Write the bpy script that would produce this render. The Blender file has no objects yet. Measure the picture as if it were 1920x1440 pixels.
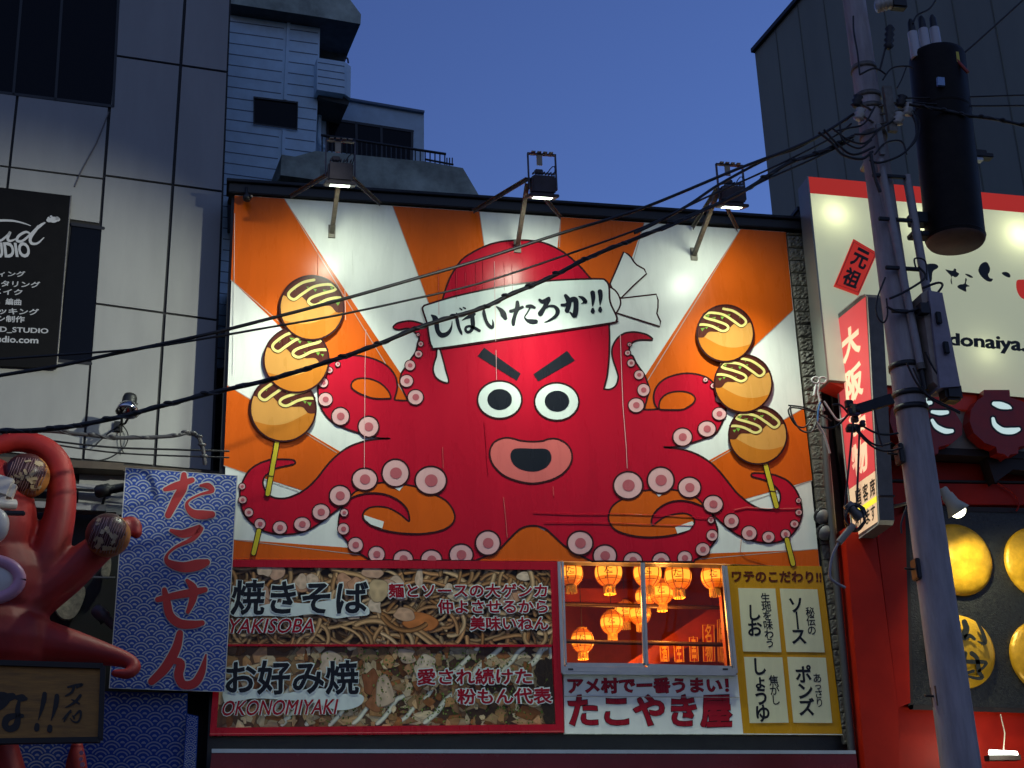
import bpy, bmesh, math, random
import numpy as np
from mathutils import Vector, Matrix, geometry
random.seed(7)
SC = bpy.context.scene
COL = SC.collection
R = math.radians
# ---------------------------------------------------------------- camera
F_PX, YAW, PITCH, ROLL = 2713.1, 0.2052, 0.3704, -0.0330
CAM = Vector((0, -16.5, 1.6))
_f = Vector((math.sin(YAW)*math.cos(PITCH), math.cos(YAW)*math.cos(PITCH), math.sin(PITCH)))
_r0 = Vector((math.cos(YAW), -math.sin(YAW), 0)); _u0 = _r0.cross(_f)
_r = _r0*math.cos(ROLL) + _u0*math.sin(ROLL); _u = -_r0*math.sin(ROLL) + _u0*math.cos(ROLL)
cd = bpy.data.cameras.new('camera'); cam = bpy.data.objects.new('camera', cd); COL.objects.link(cam)
cd.sensor_width = 36; cd.lens = F_PX/1920*36; cd.clip_end = 2000
cam.matrix_world = Matrix(((_r.x, _u.x, -_f.x, CAM.x), (_r.y, _u.y, -_f.y, CAM.y), (_r.z, _u.z, -_f.z, CAM.z), (0, 0, 0, 1)))
SC.camera = cam
# ---------------------------------------------------------------- dusk sky, exposure
W = bpy.data.worlds.new('World'); SC.world = W; W.use_nodes = True
_n = W.node_tree; _sk = _n.nodes.new('ShaderNodeTexSky'); _sk.sky_type = 'NISHITA'; _sk.sun_disc = False
_sk.sun_elevation = R(-2.0); _sk.sun_rotation = R(60); _sk.ozone_density = 3.0
_n.links.new(_sk.outputs[0], _n.nodes['Background'].inputs[0]); _n.nodes['Background'].inputs[1].default_value = 0.145
SC.view_settings.view_transform = 'Standard'; SC.view_settings.look = 'None'; SC.view_settings.gamma = 1
SC.view_settings.exposure = 4.0
STREET_E = 7000
EXP = 2.0**4.0                       # lamp powers below are divided by this
# added fill to lift the facades: wide, faint and bluish, from behind the camera
sl = bpy.data.lights.new('sun', 'SUN'); so = bpy.data.objects.new('sun', sl); COL.objects.link(so)
sl.energy = 0.22/EXP; sl.angle = R(90); sl.color = (.55, .78, 1.0)
so.rotation_euler = (R(66), 0, R(-12)); so.location = (0, -20, 20)
# ---------------------------------------------------------------- helpers
def srgb(r, g, b):
    return tuple((c/255/12.92 if c <= 10 else ((c/255+.055)/1.055)**2.4) for c in (r, g, b))
def ray(u, v):
    return (_r*((u-960)/F_PX) - _u*((v-720)/F_PX) + _f)
class Plane:
    """a facade plane: p0 a point on it, ang its turn about z; off is measured towards the street"""
    def __init__(s, p0, ang=0.0):
        s.p0 = Vector(p0); s.dir = Vector((math.cos(ang), math.sin(ang), 0)); s.n = Vector((math.sin(ang), -math.cos(ang), 0))
    def at(s, u, v, off=0.0):
        d = ray(u, v); t = ((s.p0 + s.n*off - CAM).dot(s.n))/d.dot(s.n)
        return CAM + d*t
WALL = Plane((0, 0, 0))
ANG = R(8.4)
def at(u, v, y): 
    d = ray(u, v); return CAM + d*((y-CAM.y)/d.y)
def C(x0, y0, s, pts): return [(x0+p[0]/s, y0+p[1]/s)+tuple(q/s for q in p[2:]) for p in pts]
def cr(pts, n=6, closed=False):
    """Catmull-Rom through points of any dimension"""
    P = [np.array(p, float) for p in pts]; N = len(P); out = []
    rng = range(N if closed else N-1)
    for i in rng:
        if closed: a, b, c, d = P[(i-1) % N], P[i], P[(i+1) % N], P[(i+2) % N]
        else: a, b, c, d = P[max(i-1, 0)], P[i], P[i+1], P[min(i+2, N-1)]
        for k in range(n):
            t = k/n
            out.append(.5*((2*b)+(c-a)*t+(2*a-5*b+4*c-d)*t*t+(3*b-a-3*c+d)*t**3))
    if not closed: out.append(P[-1])
    return [tuple(o) for o in out]
def ell(cx, cy, rx, ry=None, n=40, a0=0, a1=2*math.pi):
    ry = rx if ry is None else ry
    return [(cx+rx*math.cos(a0+(a1-a0)*i/n), cy+ry*math.sin(a0+(a1-a0)*i/n)) for i in range(n)]
def lerp(a, b, t): return tuple(x+(y-x)*t for x, y in zip(a, b))
def quadpt(q, s, t):
    """q = TL, TR, BR, BL in px; s right, t down"""
    return lerp(lerp(q[0], q[1], s), lerp(q[3], q[2], s), t)
class MB:
    def __init__(s): s.v = []; s.f = []; s.m = []; s.mats = []; s.smooth = []
    def mi(s, mat):
        if mat not in s.mats: s.mats.append(mat)
        return s.mats.index(mat)
    def add(s, vs, fs, mat, smooth=False):
        o = len(s.v); s.v += [tuple(v) for v in vs]; k = s.mi(mat)
        for f in fs: s.f.append([o+i for i in f]); s.m.append(k); s.smooth.append(smooth)
    # flat shapes lying on a plane, points in photo pixels
    def poly(s, px, mat, pl=WALL, off=0.0):
        tri = geometry.tessellate_polygon([[Vector((p[0], p[1], 0)) for p in px]])
        s.add([pl.at(p[0], p[1], off) for p in px], [list(t) for t in tri], mat)
    def prism(s, px, mat, pl=WALL, f=0.0, b=-.05, sm=None):
        s.poly(px, mat, pl, f)
        n = len(px); A = [pl.at(p[0], p[1], f) for p in px]; B = [a - pl.n*(f-b) for a in A]
        s.add(A+B, [[i, (i+1) % n, n+(i+1) % n, n+i] for i in range(n)], sm or mat)
        tri = geometry.tessellate_polygon([[Vector((p[0], p[1], 0)) for p in px]])
        s.add(B, [list(t) for t in tri], sm or mat)
    def ribbon(s, pts, w, mat, pl=WALL, off=0.0, closed=False, cap=True):
        """pts px (x,y) or (x,y,w): flat brush line"""
        P = [np.array(p[:2]) for p in pts]; Wd = [(p[2] if len(p) > 2 else w)/2 for p in pts]; n = len(P)
        L = []; Rr = []
        for i in range(n):
            a = P[(i-1) % n] if closed or i > 0 else P[i]; b = P[(i+1) % n] if closed or i < n-1 else P[i]
            d = b-a; l = np.hypot(*d); d = d/l if l > 1e-9 else np.array([1., 0]); nn = np.array([-d[1], d[0]])
            L.append(P[i]+nn*Wd[i]); Rr.append(P[i]-nn*Wd[i])
        vs = [pl.at(p[0], p[1], off) for p in L+Rr]
        m = n if closed else n-1
        s.add(vs, [[i, (i+1) % n, n+(i+1) % n, n+i] for i in range(m)], mat)
        if cap and not closed:
            for (i, j) in ((0, 1), (n-1, n-2)):
                d = P[i]-P[j]; a = math.atan2(d[1], d[0]); k = 8
                c = [(P[i][0]+Wd[i]*math.cos(a-math.pi/2+math.pi*q/k), P[i][1]+Wd[i]*math.sin(a-math.pi/2+math.pi*q/k)) for q in range(k+1)]
                s.add([pl.at(*p, off) for p in c], [list(range(k+1))], mat)
    def shape(s, px, fill, line=None, w=3, pl=WALL, off=0.0, step=.0012):
        s.poly(px, fill, pl, off)
        if line: s.ribbon(px, w, line, pl, off+step, closed=True)
    def text(s, txt, q, mat, pl=WALL, off=0.0, bold=0.0, shear=0.0, halo=None, hb=.06, step=.0012):
        """lettering stretched over the pixel quad q"""
        if halo: s.text(txt, q, halo, pl, off, hb, shear); off += step
        d, fs = glyphs(txt, shear); x0, y0, x1, y1 = glyph_box(txt, shear)
        T = lambda x, y, o: pl.at(*quadpt(q, (x-x0)/(x1-x0), (y1-y)/(y1-y0)), o)
        s.add([T(x, y, off) for x, y in d], fs, mat)
        if bold:
            for li, lp in enumerate(outlines(txt, shear)):
                n = len(lp); L = []; Q = []
                for i in range(n):
                    a, p, b = (np.array(d[lp[(i+k) % n]]) for k in (-1, 0, 1)); t = b-a; l = np.hypot(*t)
                    nn = np.array([-t[1], t[0]])/l if l > 1e-9 else np.array([0., 1.])
                    e = p-a; le = np.hypot(*e); c = abs(np.dot(e/le, t/l)) if le > 1e-9 and l > 1e-9 else 1
                    w = bold/max(.6, c); L.append(p+nn*w); Q.append(p-nn*w)
                s.add([T(p[0], p[1], off+.0003+5e-6*((i+1) % n)+3e-5*(li % 9)) for i, p in enumerate(L)]+[T(p[0], p[1], off+.0003+5e-6*((i+1) % n)+3e-5*(li % 9)) for i, p in enumerate(Q)], [[i, (i+1) % n, n+(i+1) % n, n+i] for i in range(n)], mat)
    def vtext(s, txt, q, mat, pl=WALL, off=0.0, bold=0.0, halo=None, hb=.06, sizes=None, gap=-.07):
        """characters stacked from top to bottom over the quad q, each in its own em square"""
        n = len(txt); hs = sizes or [1]*n; tot = sum(hs); t = 0
        for ch, h in zip(txt, hs):
            a = (t+gap*h)/tot; b = (t+h-gap*h)/tot; t += h; k = gap+(0 if h > .85 else (1-h)*.3)
            x0, y0, x1, y1 = glyph_box(ch, 0); w = 1-2*k; hh = b-a
            l, r_, u, d = k+w*x0, k+w*x1, a+hh*(.88-y1), a+hh*(.88-y0)
            s.text(ch, [quadpt(q, l, u), quadpt(q, r_, u), quadpt(q, r_, d), quadpt(q, l, d)], mat, pl, off, bold, 0, halo, hb)
    # solid shapes in world space
    def tube(s, pts, r, mat, n=8, caps=True, smooth=True):
        P = [Vector(p) for p in pts]; rs = r if isinstance(r, (list, tuple)) else [r]*len(P)
        vs = []; up = None
        for i, p in enumerate(P):
            t = (P[min(i+1, len(P)-1)] - P[max(i-1, 0)])
            t = t.normalized() if t.length > 1e-9 else Vector((0, 0, 1))
            if up is None: up = t.orthogonal().normalized()
            up = (up - t*up.dot(t)); up = up.normalized() if up.length > 1e-6 else t.orthogonal().normalized()
            bi = t.cross(up)
            for k in range(n):
                a = 2*math.pi*k/n; vs.append(p + (up*math.cos(a)+bi*math.sin(a))*rs[i])
        fs = [[i*n+k, i*n+(k+1) % n, (i+1)*n+(k+1) % n, (i+1)*n+k] for i in range(len(P)-1) for k in range(n)]
        s.add(vs, fs, mat, smooth)
        if caps:
            s.add(vs[:n], [list(range(n))[::-1]], mat); s.add(vs[-n:], [list(range(n))], mat)
    def box(s, c, h, mat, rot=None, bev=0.0):
        """box centred at c with half sizes h, axes = rows of rot"""
        ax = rot or (Vector((1, 0, 0)), Vector((0, 1, 0)), Vector((0, 0, 1))); c = Vector(c)
        bm = bmesh.new(); bmesh.ops.create_cube(bm, size=2)
        for v in bm.verts: v.co = Vector((v.co.x*h[0], v.co.y*h[1], v.co.z*h[2]))
        if bev: bmesh.ops.bevel(bm, geom=bm.edges[:], offset=bev, segments=2, affect='EDGES')
        bm.verts.index_update()
        s.add([c+ax[0]*v.co.x+ax[1]*v.co.y+ax[2]*v.co.z for v in bm.verts], [[v.index for v in f.verts] for f in bm.faces], mat)
        bm.free()
    def lathe(s, c, prof, mat, axis=(0, 0, 1), n=24, smooth=True):
        """prof: (radius, height along the axis)"""
        ax = Vector(axis).normalized(); a = ax.orthogonal().normalized(); b = ax.cross(a); c = Vector(c); m = len(prof)
        vs = [c+ax*h+(a*math.cos(2*math.pi*k/n)+b*math.sin(2*math.pi*k/n))*r for r, h in prof for k in range(n)]
        fs = [[i*n+k, i*n+(k+1) % n, (i+1)*n+(k+1) % n, (i+1)*n+k] for i in range(m-1) for k in range(n)]
        s.add(vs, fs, mat, smooth)
        if prof[0][0] > 1e-4: s.add(vs[:n], [list(range(n))], mat)
        if prof[-1][0] > 1e-4: s.add(vs[-n:], [list(range(n))], mat)
    def ball(s, c, r, mat, n=20, sc=(1, 1, 1), axes=None):
        ax = axes or (Vector((1, 0, 0)), Vector((0, 1, 0)), Vector((0, 0, 1))); c = Vector(c); m = n//2
        vs = []; fs = []
        for i in range(m+1):
            for k in range(n):
                th = math.pi*i/m; ph = 2*math.pi*k/n
                l = (math.sin(th)*math.cos(ph)*sc[0]*r, math.sin(th)*math.sin(ph)*sc[1]*r, math.cos(th)*sc[2]*r)
                vs.append(c+ax[0]*l[0]+ax[1]*l[1]+ax[2]*l[2])
        for i in range(m):
            for k in range(n): fs.append([i*n+k, i*n+(k+1) % n, (i+1)*n+(k+1) % n, (i+1)*n+k])
        s.add(vs, fs, mat, True)
    def build(s, name, parent=None):
        me = bpy.data.meshes.new(name); me.from_pydata(s.v, [], s.f)
        for m in s.mats: me.materials.append(m)
        me.polygons.foreach_set('material_index', s.m); me.polygons.foreach_set('use_smooth', s.smooth)
        me.validate(); me.update()
        o = bpy.data.objects.new(name, me); COL.objects.link(o)
        if parent: 
            o.parent = parent; o.matrix_parent_inverse = Matrix.Translation(-parent_loc(parent))
        return o
class Print:
    """a flat printed photograph: soft edged shapes with a colour per vertex"""
    def __init__(s, q, lo, hi, n): s.q = q; s.v = []; s.c = []; s.f = []; s.off = lo; s.st = (hi-lo)/n
    def put(s, px, cols, faces):
        o = len(s.v); s.v += [tuple(WALL.at(x, y, s.off)) for x, y in px]; s.c += cols; s.f += [[o+i for i in f] for f in faces]; s.off += s.st
    def st2(s, x, y): return quadpt(s.q, min(1, max(0, x)), min(1, max(0, y)))
    def strand(s, pts, w, prof):
        """pts in px, prof: colours across the strand"""
        P = [np.array(p) for p in pts]; n = len(P); k = len(prof); V = []; Cc = []
        for i in range(n):
            d = P[min(i+1, n-1)]-P[max(i-1, 0)]; d = d/max(1e-6, np.hypot(*d)); nn = np.array([-d[1], d[0]]); ww = w*(1 if 0 < i < n-1 else .5)
            for j in range(k): V.append(tuple(P[i]+nn*ww*(j/(k-1)-.5))); Cc.append(prof[j])
        V = [clampq(s.q, v) for v in V]
        s.put(V, Cc, [[i*k+j, i*k+j+1, (i+1)*k+j+1, (i+1)*k+j] for i in range(n-1) for j in range(k-1)])
    def flake(s, x, y, rx, ry, cols, rn, rough=.35, n=9, lx=-.25, ly=-.3, sub=3):
        """cols: centre, middle, rim"""
        a0 = rn.uniform(0, 6.28); ring = cr([(math.cos(a0+2*math.pi*k/n)*(1+rn.uniform(-rough, rough)), math.sin(a0+2*math.pi*k/n)*(1+rn.uniform(-rough, rough))) for k in range(n)], 3, True)[::(3 if sub == 1 else 1)]; N = len(ring)
        V = [(lx*.5, ly*.5)]+[(a*.55+lx*.3, b*.55+ly*.3) for a, b in ring]+[(a*.9, b*.9) for a, b in ring]+ring
        Cc = [cols[0]]+[tuple(c*(1+.18*math.sin(3*k/N*6.28+a0)) for c in cols[1]) for k in range(N)]+[cols[1]]*N+[cols[2]]*N
        F = [[0, 1+k, 1+(k+1) % N] for k in range(N)]+[[1+r*N+k, 1+(r+1)*N+k, 1+(r+1)*N+(k+1) % N, 1+r*N+(k+1) % N] for r in range(2) for k in range(N)]
        s.put([s.st2(x+rx*a, y+ry*b) for a, b in V], Cc, F)
    def build(s, name, parent):
        me = bpy.data.meshes.new(name); me.from_pydata(s.v, [], s.f); ca = me.color_attributes.new('print', 'FLOAT_COLOR', 'POINT')
        ca.data.foreach_set('color', [x for c in s.c for x in (max(0, c[0]), max(0, c[1]), max(0, c[2]), 1)])
        m = vinyl('photo_print', (.3, .2, .1)); b = m.node_tree.nodes['Principled BSDF']
        if not any(n.bl_idname == 'ShaderNodeVertexColor' for n in m.node_tree.nodes):
            vc = m.node_tree.nodes.new('ShaderNodeVertexColor'); vc.layer_name = 'print'; m.node_tree.links.new(vc.outputs[0], b.inputs['Base Color'])
        me.materials.append(m); o = bpy.data.objects.new(name, me); COL.objects.link(o); o.parent = parent; o.matrix_parent_inverse = Matrix.Translation(-parent_loc(parent)); return o
def clampq(q, p):
    """keep a pixel point inside the upright quad q"""
    t = min(1, max(0, (p[1]-q[0][1])/(q[3][1]-q[0][1]))); l, r_ = lerp(q[0], q[3], t), lerp(q[1], q[2], t); x = min(r_[0], max(l[0], p[0]))
    u = (x-l[0])/(r_[0]-l[0]); a, b = lerp(q[0], q[1], u), lerp(q[3], q[2], u); return (x, min(b[1], max(a[1], p[1])))
def parent_loc(o):
    p = Vector(o.location) 
    return p if o.parent is None else Vector((0, 0, 0))+p
_gc = {}
def glyphs(txt, shear=0.0):
    k = (txt, shear)
    if k not in _gc:
        c = bpy.data.curves.new('t', 'FONT'); c.body = txt; c.shear = shear; c.resolution_u = 3
        o = bpy.data.objects.new('t', c); COL.objects.link(o)
        me = bpy.data.meshes.new_from_object(o.evaluated_get(bpy.context.evaluated_depsgraph_get()))
        _gc[k] = ([(v.co.x, v.co.y) for v in me.vertices], [list(p.vertices) for p in me.polygons])
        bpy.data.objects.remove(o); bpy.data.curves.remove(c); bpy.data.meshes.remove(me)
    return _gc[k]
_oc = {}
def outlines(txt, shear=0.0):
    k = (txt, shear)
    if k not in _oc:
        d, fs = glyphs(txt, shear); cnt = {}
        for f in fs:
            for i in range(len(f)):
                a, b = f[i], f[(i+1) % len(f)]
                if (b, a) in cnt: del cnt[(b, a)]
                else: cnt[(a, b)] = 1
        nx = {}
        for a, b in cnt: nx.setdefault(a, []).append(b)
        loops = []
        while nx:
            a = next(iter(nx)); lp = [a]; c = nx[a].pop()
            if not nx[a]: del nx[a]
            while c != a and c in nx:
                lp.append(c); q = nx[c].pop()
                if not nx[c]: del nx[c]
                c = q
            if len(lp) > 2: loops.append(lp)
        _oc[k] = loops
    return _oc[k]
def glyph_box(txt, shear):
    d = np.array(glyphs(txt, shear)[0]); return d[:, 0].min(), d[:, 1].min(), d[:, 0].max(), d[:, 1].max()
def tag(o, label=None, cat=None, group=None, kind=None):
    if label: o['label'] = label
    if cat: o['category'] = cat
    if group: o['group'] = group
    if kind: o['kind'] = kind
    return o
def empty(name, loc, label=None, cat=None, group=None):
    o = bpy.data.objects.new(name, None); COL.objects.link(o); o.location = loc; o.empty_display_size = .2
    return tag(o, label, cat, group)
def copy_tree(o, delta, label=None):
    c = o.copy(); COL.objects.link(c); c.location = Vector(o.location)+Vector(delta)
    if label: c['label'] = label
    for ch in o.children:
        d = ch.copy(); COL.objects.link(d); d.parent = c; d.matrix_parent_inverse = ch.matrix_parent_inverse.copy()
        for g in ch.children:
            e = g.copy(); COL.objects.link(e); e.parent = d; e.matrix_parent_inverse = g.matrix_parent_inverse.copy()
    return c
# ---------------------------------------------------------------- materials
_mc = {}
def mat(name, col, rough=.5, metal=0.0, spec=.5, noise=0.0, nscale=6.0, bump=0.0, bscale=60.0, emit=0.0, ecol=None, coat=0.0, stretch=None):
    if name in _mc: return _mc[name]
    m = bpy.data.materials.new(name); m.use_nodes = True; nt = m.node_tree; b = nt.nodes['Principled BSDF']
    b.inputs['Base Color'].default_value = (*col, 1); b.inputs['Roughness'].default_value = rough
    b.inputs['Metallic'].default_value = metal; b.inputs['Specular IOR Level'].default_value = spec
    if coat: b.inputs['Coat Weight'].default_value = coat; b.inputs['Coat Roughness'].default_value = .12
    tc = nt.nodes.new('ShaderNodeTexCoord'); mp = nt.nodes.new('ShaderNodeMapping'); nt.links.new(tc.outputs['Object'], mp.inputs[0])
    if stretch: mp.inputs['Scale'].default_value = stretch
    if noise:
        nz = nt.nodes.new('ShaderNodeTexNoise'); nz.inputs['Scale'].default_value = nscale; nz.inputs['Detail'].default_value = 6; nz.inputs['Roughness'].default_value = .62
        nt.links.new(mp.outputs[0], nz.inputs['Vector'])
        rp = nt.nodes.new('ShaderNodeValToRGB'); rp.color_ramp.elements[0].position = .3; rp.color_ramp.elements[1].position = .72
        rp.color_ramp.elements[0].color = (*[c*(1-noise) for c in col], 1); rp.color_ramp.elements[1].color = (*[min(1, c*(1+noise*.5)) for c in col], 1)
        nt.links.new(nz.outputs['Fac'], rp.inputs[0]); nt.links.new(rp.outputs[0], b.inputs['Base Color'])
        rr = nt.nodes.new('ShaderNodeMapRange'); rr.inputs['To Min'].default_value = max(.02, rough-.08); rr.inputs['To Max'].default_value = min(1, rough+.1)
        nt.links.new(nz.outputs['Fac'], rr.inputs[0]); nt.links.new(rr.outputs[0], b.inputs['Roughness'])
    if bump:
        n2 = nt.nodes.new('ShaderNodeTexNoise'); n2.inputs['Scale'].default_value = bscale; n2.inputs['Detail'].default_value = 4
        nt.links.new(mp.outputs[0], n2.inputs['Vector'])
        bp = nt.nodes.new('ShaderNodeBump'); bp.inputs['Strength'].default_value = bump; bp.inputs['Distance'].default_value = .02
        nt.links.new(n2.outputs['Fac'], bp.inputs['Height']); nt.links.new(bp.outputs[0], b.inputs['Normal'])
    if emit:
        b.inputs['Emission Color'].default_value = (*(ecol or col), 1); b.inputs['Emission Strength'].default_value = emit/EXP
    _mc[name] = m
    return m
def vinyl(name, col): return mat('vinyl_'+name, col, .27, spec=.18, noise=.10, nscale=1.5, bump=.07, bscale=2.2, stretch=(2.4, 1, .45))
# ---------------------------------------------------------------- printed colours
V_WHITE = vinyl('white', (.72, .74, .70)); V_ORANGE = vinyl('orange', (.60, .098, .004)); V_RED = vinyl('crimson', (.46, .005, .022))
V_LINE = vinyl('outline', (.035, .008, .008)); V_SUCK = vinyl('sucker_pink', (.70, .40, .40)); V_DOT = vinyl('sucker_dot', (.46, .11, .13))
V_INK = vinyl('ink', (.012, .014, .02)); V_BAND = vinyl('band_white', (.66, .73, .69)); V_LIP = vinyl('lip', (.60, .13, .12))
V_TAN = vinyl('dough_light', (.56, .27, .065)); V_TOAST = vinyl('dough_dark', (.50, .165, .016)); V_SAUCE = vinyl('sauce', (.075, .018, .012))
V_MAYO = vinyl('mayo', (.66, .58, .20)); V_GREEN = vinyl('laver_green', (.16, .34, .05)); V_STICK = vinyl('stick_yellow', (.55, .45, .03)); V_SEAM = vinyl('seam', (.40, .36, .33))
V_DEEP = vinyl('frame_red', (.42, .008, .022)); V_PHOTO = vinyl('photo_dark', (.035, .02, .012)); V_GOLD = vinyl('mustard', (.52, .25, .008)); V_CARD = vinyl('card', (.66, .64, .42))
V_WORD = vinyl('word_red', (.32, .008, .02))
M_BLACK = mat('black_paint', (.010, .011, .012), .45, noise=.5, nscale=5, bump=.1); M_DARKMETAL = mat('dark_metal', (.022, .024, .028), .42, .6, noise=.4)
M_GALV = mat('galvanised', (.20, .19, .17), .45, .5, noise=.35, nscale=9); M_ALU = mat('aluminium', (.42, .43, .45), .35, .7, noise=.12)
A = lambda p: C(400, 360, 3.6, p); B = lambda p: C(780, 360, 3.6, p); CC = lambda p: C(1120, 400, 3.6, p)
D = lambda p: C(400, 680, 3.6, p); E = lambda p: C(780, 680, 3.6, p); F = lambda p: C(1120, 680, 3.6, p)
# ---------------------------------------------------------------- the octopus billboard
bb = empty('octopus_billboard', WALL.at(990, 1052), 'huge printed billboard of an angry red octopus on orange and white sun rays', 'billboard')
m = MB()
OUT = [(440, 366), (1473, 435), (1505, 749), (1537, 1064), (1345, 1057), (1048, 1052), (418, 1049), (427, 715)]
m.prism(OUT, V_WHITE, f=0, b=-.04)
cen = (985, 1051)
for w in ([(440, 366.5), (533, 372.5), cen, (433, 525)], [(736, 386.3), (899, 397), cen], [(1051, 407), (1208, 417.5), cen],
          [(1388, 429.5), (1473, 435.2), (1487, 581), cen], [(1507, 766), (1523, 900), cen], [(1533.5, 1030), (1536.6, 1063.6), (1345, 1056.6), (1048, 1051.6), cen],
          [(426, 722), (419.5, 873), cen], [(420, 1010), (419, 1048.8), (1048, 1051.6), cen]):
    m.poly(w, V_ORANGE, off=.002)
m.poly([(860, 1051), (985, 975), (1120, 1052)], V_ORANGE, off=.0028)
for a, b_ in (((533, 372), (764, 749)), ((433, 525), (640, 704)), ((736, 386), (803, 567)), ((899, 397), (908, 460)), ((1051, 408), (1049, 463)), ((1208, 418), (1187, 490)), ((1388, 430), (1212, 717)), ((1487, 582), (1395, 668)), ((1507, 765), (1330, 868)), ((1523, 901), (1400, 942)), ((426, 722), (632, 849)), ((419, 873), (561, 922)), ((1533, 1029), (1303, 1049)), ((440, 1012), (689, 1042))):
    m.ribbon([a, b_], 1.3, V_SEAM, off=.0032, cap=False)
m.build('sunray_panel', bb)
# the octopus itself
def sp(pts, n=4): return cr(pts, n)
body = []
body += sp(B([(180, 720), (220, 600), (270, 510), (330, 440), (460, 368), (570, 336), (690, 325), (790, 330), (890, 352), (1000, 410), (1100, 495), (1175, 580)]))
body += sp(B([(1300, 690), (1304, 900), (1306, 1000), (1302, 1130), (1290, 1240), (1268, 1328)]))
body += sp(CC([(42, 1186), (85, 1188), (124, 1163), (141, 1110), (130, 1060), (105, 985), (99, 915), (130, 850), (180, 811), (250, 801), (330, 817), (372, 845)]))
body += sp(CC([(370, 856), (285, 855), (240, 872), (216, 910), (220, 950), (240, 965), (262, 1010), (290, 1050), (318, 1090), (337, 1140), (352, 1190), (338, 1240), (318, 1318)]))
body += sp(F([(310, 317), (360, 317), (410, 314)]))
body += sp(F([(408, 314), (388, 280), (380, 230), (398, 165), (455, 110), (540, 80), (620, 72), (700, 85), (762, 115), (800, 160), (850, 235), (868, 300), (860, 360), (838, 415), (800, 477), (740, 507), (620, 547), (530, 568), (445, 570)]))
body += sp(F([(445, 571), (520, 577), (600, 592), (680, 622), (760, 672), (820, 730), (880, 802), (940, 877), (1020, 945), (1100, 986), (1165, 993), (1215, 968), (1236, 920), (1226, 868), (1180, 818), (1120, 790), (1050, 771), (1040, 757), (1060, 745), (1165, 752), (1225, 768), (1290, 802), (1340, 860), (1370, 930), (1382, 1010), (1362, 1090), (1312, 1163), (1240, 1205), (1150, 1218), (1050, 1203), (950, 1165), (860, 1100), (776, 1022)]))
body += sp(F([(776, 1024), (798, 1080), (812, 1140), (800, 1195), (755, 1255), (700, 1310), (655, 1332)]))
body += [(1302, 1054.2), (1160, 1053.0), (1110, 1052.6)]
body += sp(E([(1180, 1338), (1080, 1285), (1000, 1235), (930, 1170), (870, 1120), (800, 1100), (730, 1110), (680, 1140), (620, 1200), (560, 1260), (480, 1302), (400, 1336)]))
body += [(880, 1050.6), (720, 1050.0), (694, 1049.9)]
body += sp(D([(1050, 1330), (1000, 1295), (930, 1260), (905, 1210), (868, 1165), (845, 1110), (850, 1040), (872, 972)]))
body += sp(D([(868, 970), (800, 1022), (720, 1082), (640, 1130), (540, 1156), (430, 1158), (340, 1135), (270, 1093), (210, 1028), (184, 950), (180, 870), (200, 800), (240, 732), (300, 686), (380, 656), (440, 652), (530, 655), (551, 667), (540, 686), (430, 711), (380, 742), (348, 768), (335, 802), (345, 852), (380, 896), (430, 915), (500, 912), (580, 880), (640, 840), (700, 780), (770, 690), (840, 620), (920, 566), (1020, 530), (1110, 515), (1195, 512)]))
body += sp(D([(1195, 511), (1120, 509), (1000, 480), (880, 440), (800, 398), (740, 330), (714, 260), (706, 190), (712, 120), (742, 50), (790, 0), (850, -38), (930, -50), (1050, -35), (1160, 12), (1225, 85), (1241, 165), (1222, 246)]))
body += sp(D([(1226, 252), (1270, 255), (1318, 256)]))
body += sp(A([(1322, 1420), (1290, 1360), (1262, 1290), (1268, 1230), (1292, 1190), (1340, 1118), (1366, 1080), (1380, 1020), (1388, 980), (1350, 940), (1310, 921), (1250, 930), (1215, 916), (1230, 893), (1260, 880), (1330, 870), (1400, 886), (1450, 912), (1490, 960), (1520, 800), (1552, 722)]))
body = [p for i, p in enumerate(body) if i == 0 or math.hypot(p[0]-body[i-1][0], p[1]-body[i-1][1]) > .4]
m = MB()
m.shape(body, V_RED, V_LINE, 3.4, off=.004)
def hole(pts, fill, off=.0068, w=3.2): m.shape(cr(pts, 4, True), fill, V_LINE, w, off=off)
hole(D([(922, 914), (965, 866), (1100, 815), (1180, 810), (1280, 820), (1380, 842), (1500, 892), (1582, 942), (1628, 1020), (1618, 1080), (1550, 1128), (1420, 1154), (1260, 1150), (1120, 1122), (1040, 1082), (1008, 1035), (1030, 992), (1090, 971), (1180, 980), (1260, 1022), (1312, 1066), (1324, 1060), (1308, 990), (1250, 930), (1160, 889), (1060, 880), (975, 895)]), V_ORANGE)
hole(F([(715, 968), (690, 930), (640, 897), (540, 862), (440, 858), (300, 866), (200, 905), (110, 960), (76, 1030), (88, 1090), (140, 1138), (250, 1170), (370, 1178), (500, 1165), (600, 1135), (652, 1085), (646, 1045), (600, 1019), (540, 1020), (460, 1040), (405, 1075), (378, 1097), (365, 1088), (372, 1040), (412, 985), (480, 945), (560, 930), (640, 942)]), V_ORANGE)
hole(D([(930, 155), (945, 122), (990, 105), (1060, 110), (1130, 140), (1180, 190), (1198, 236), (1170, 243), (1080, 240), (1000, 214), (945, 182)]), V_ORANGE)
hole(F([(416, 300), (425, 255), (460, 216), (520, 196), (590, 196), (642, 216), (661, 245), (645, 276), (600, 306), (560, 318), (470, 318), (425, 316)]), V_ORANGE)
hole(A([(1510, 1062), (1528, 1060), (1545, 1110), (1568, 1200), (1588, 1283), (1540, 1278), (1500, 1248), (1484, 1200), (1492, 1150), (1505, 1110)]), V_WHITE)
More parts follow.
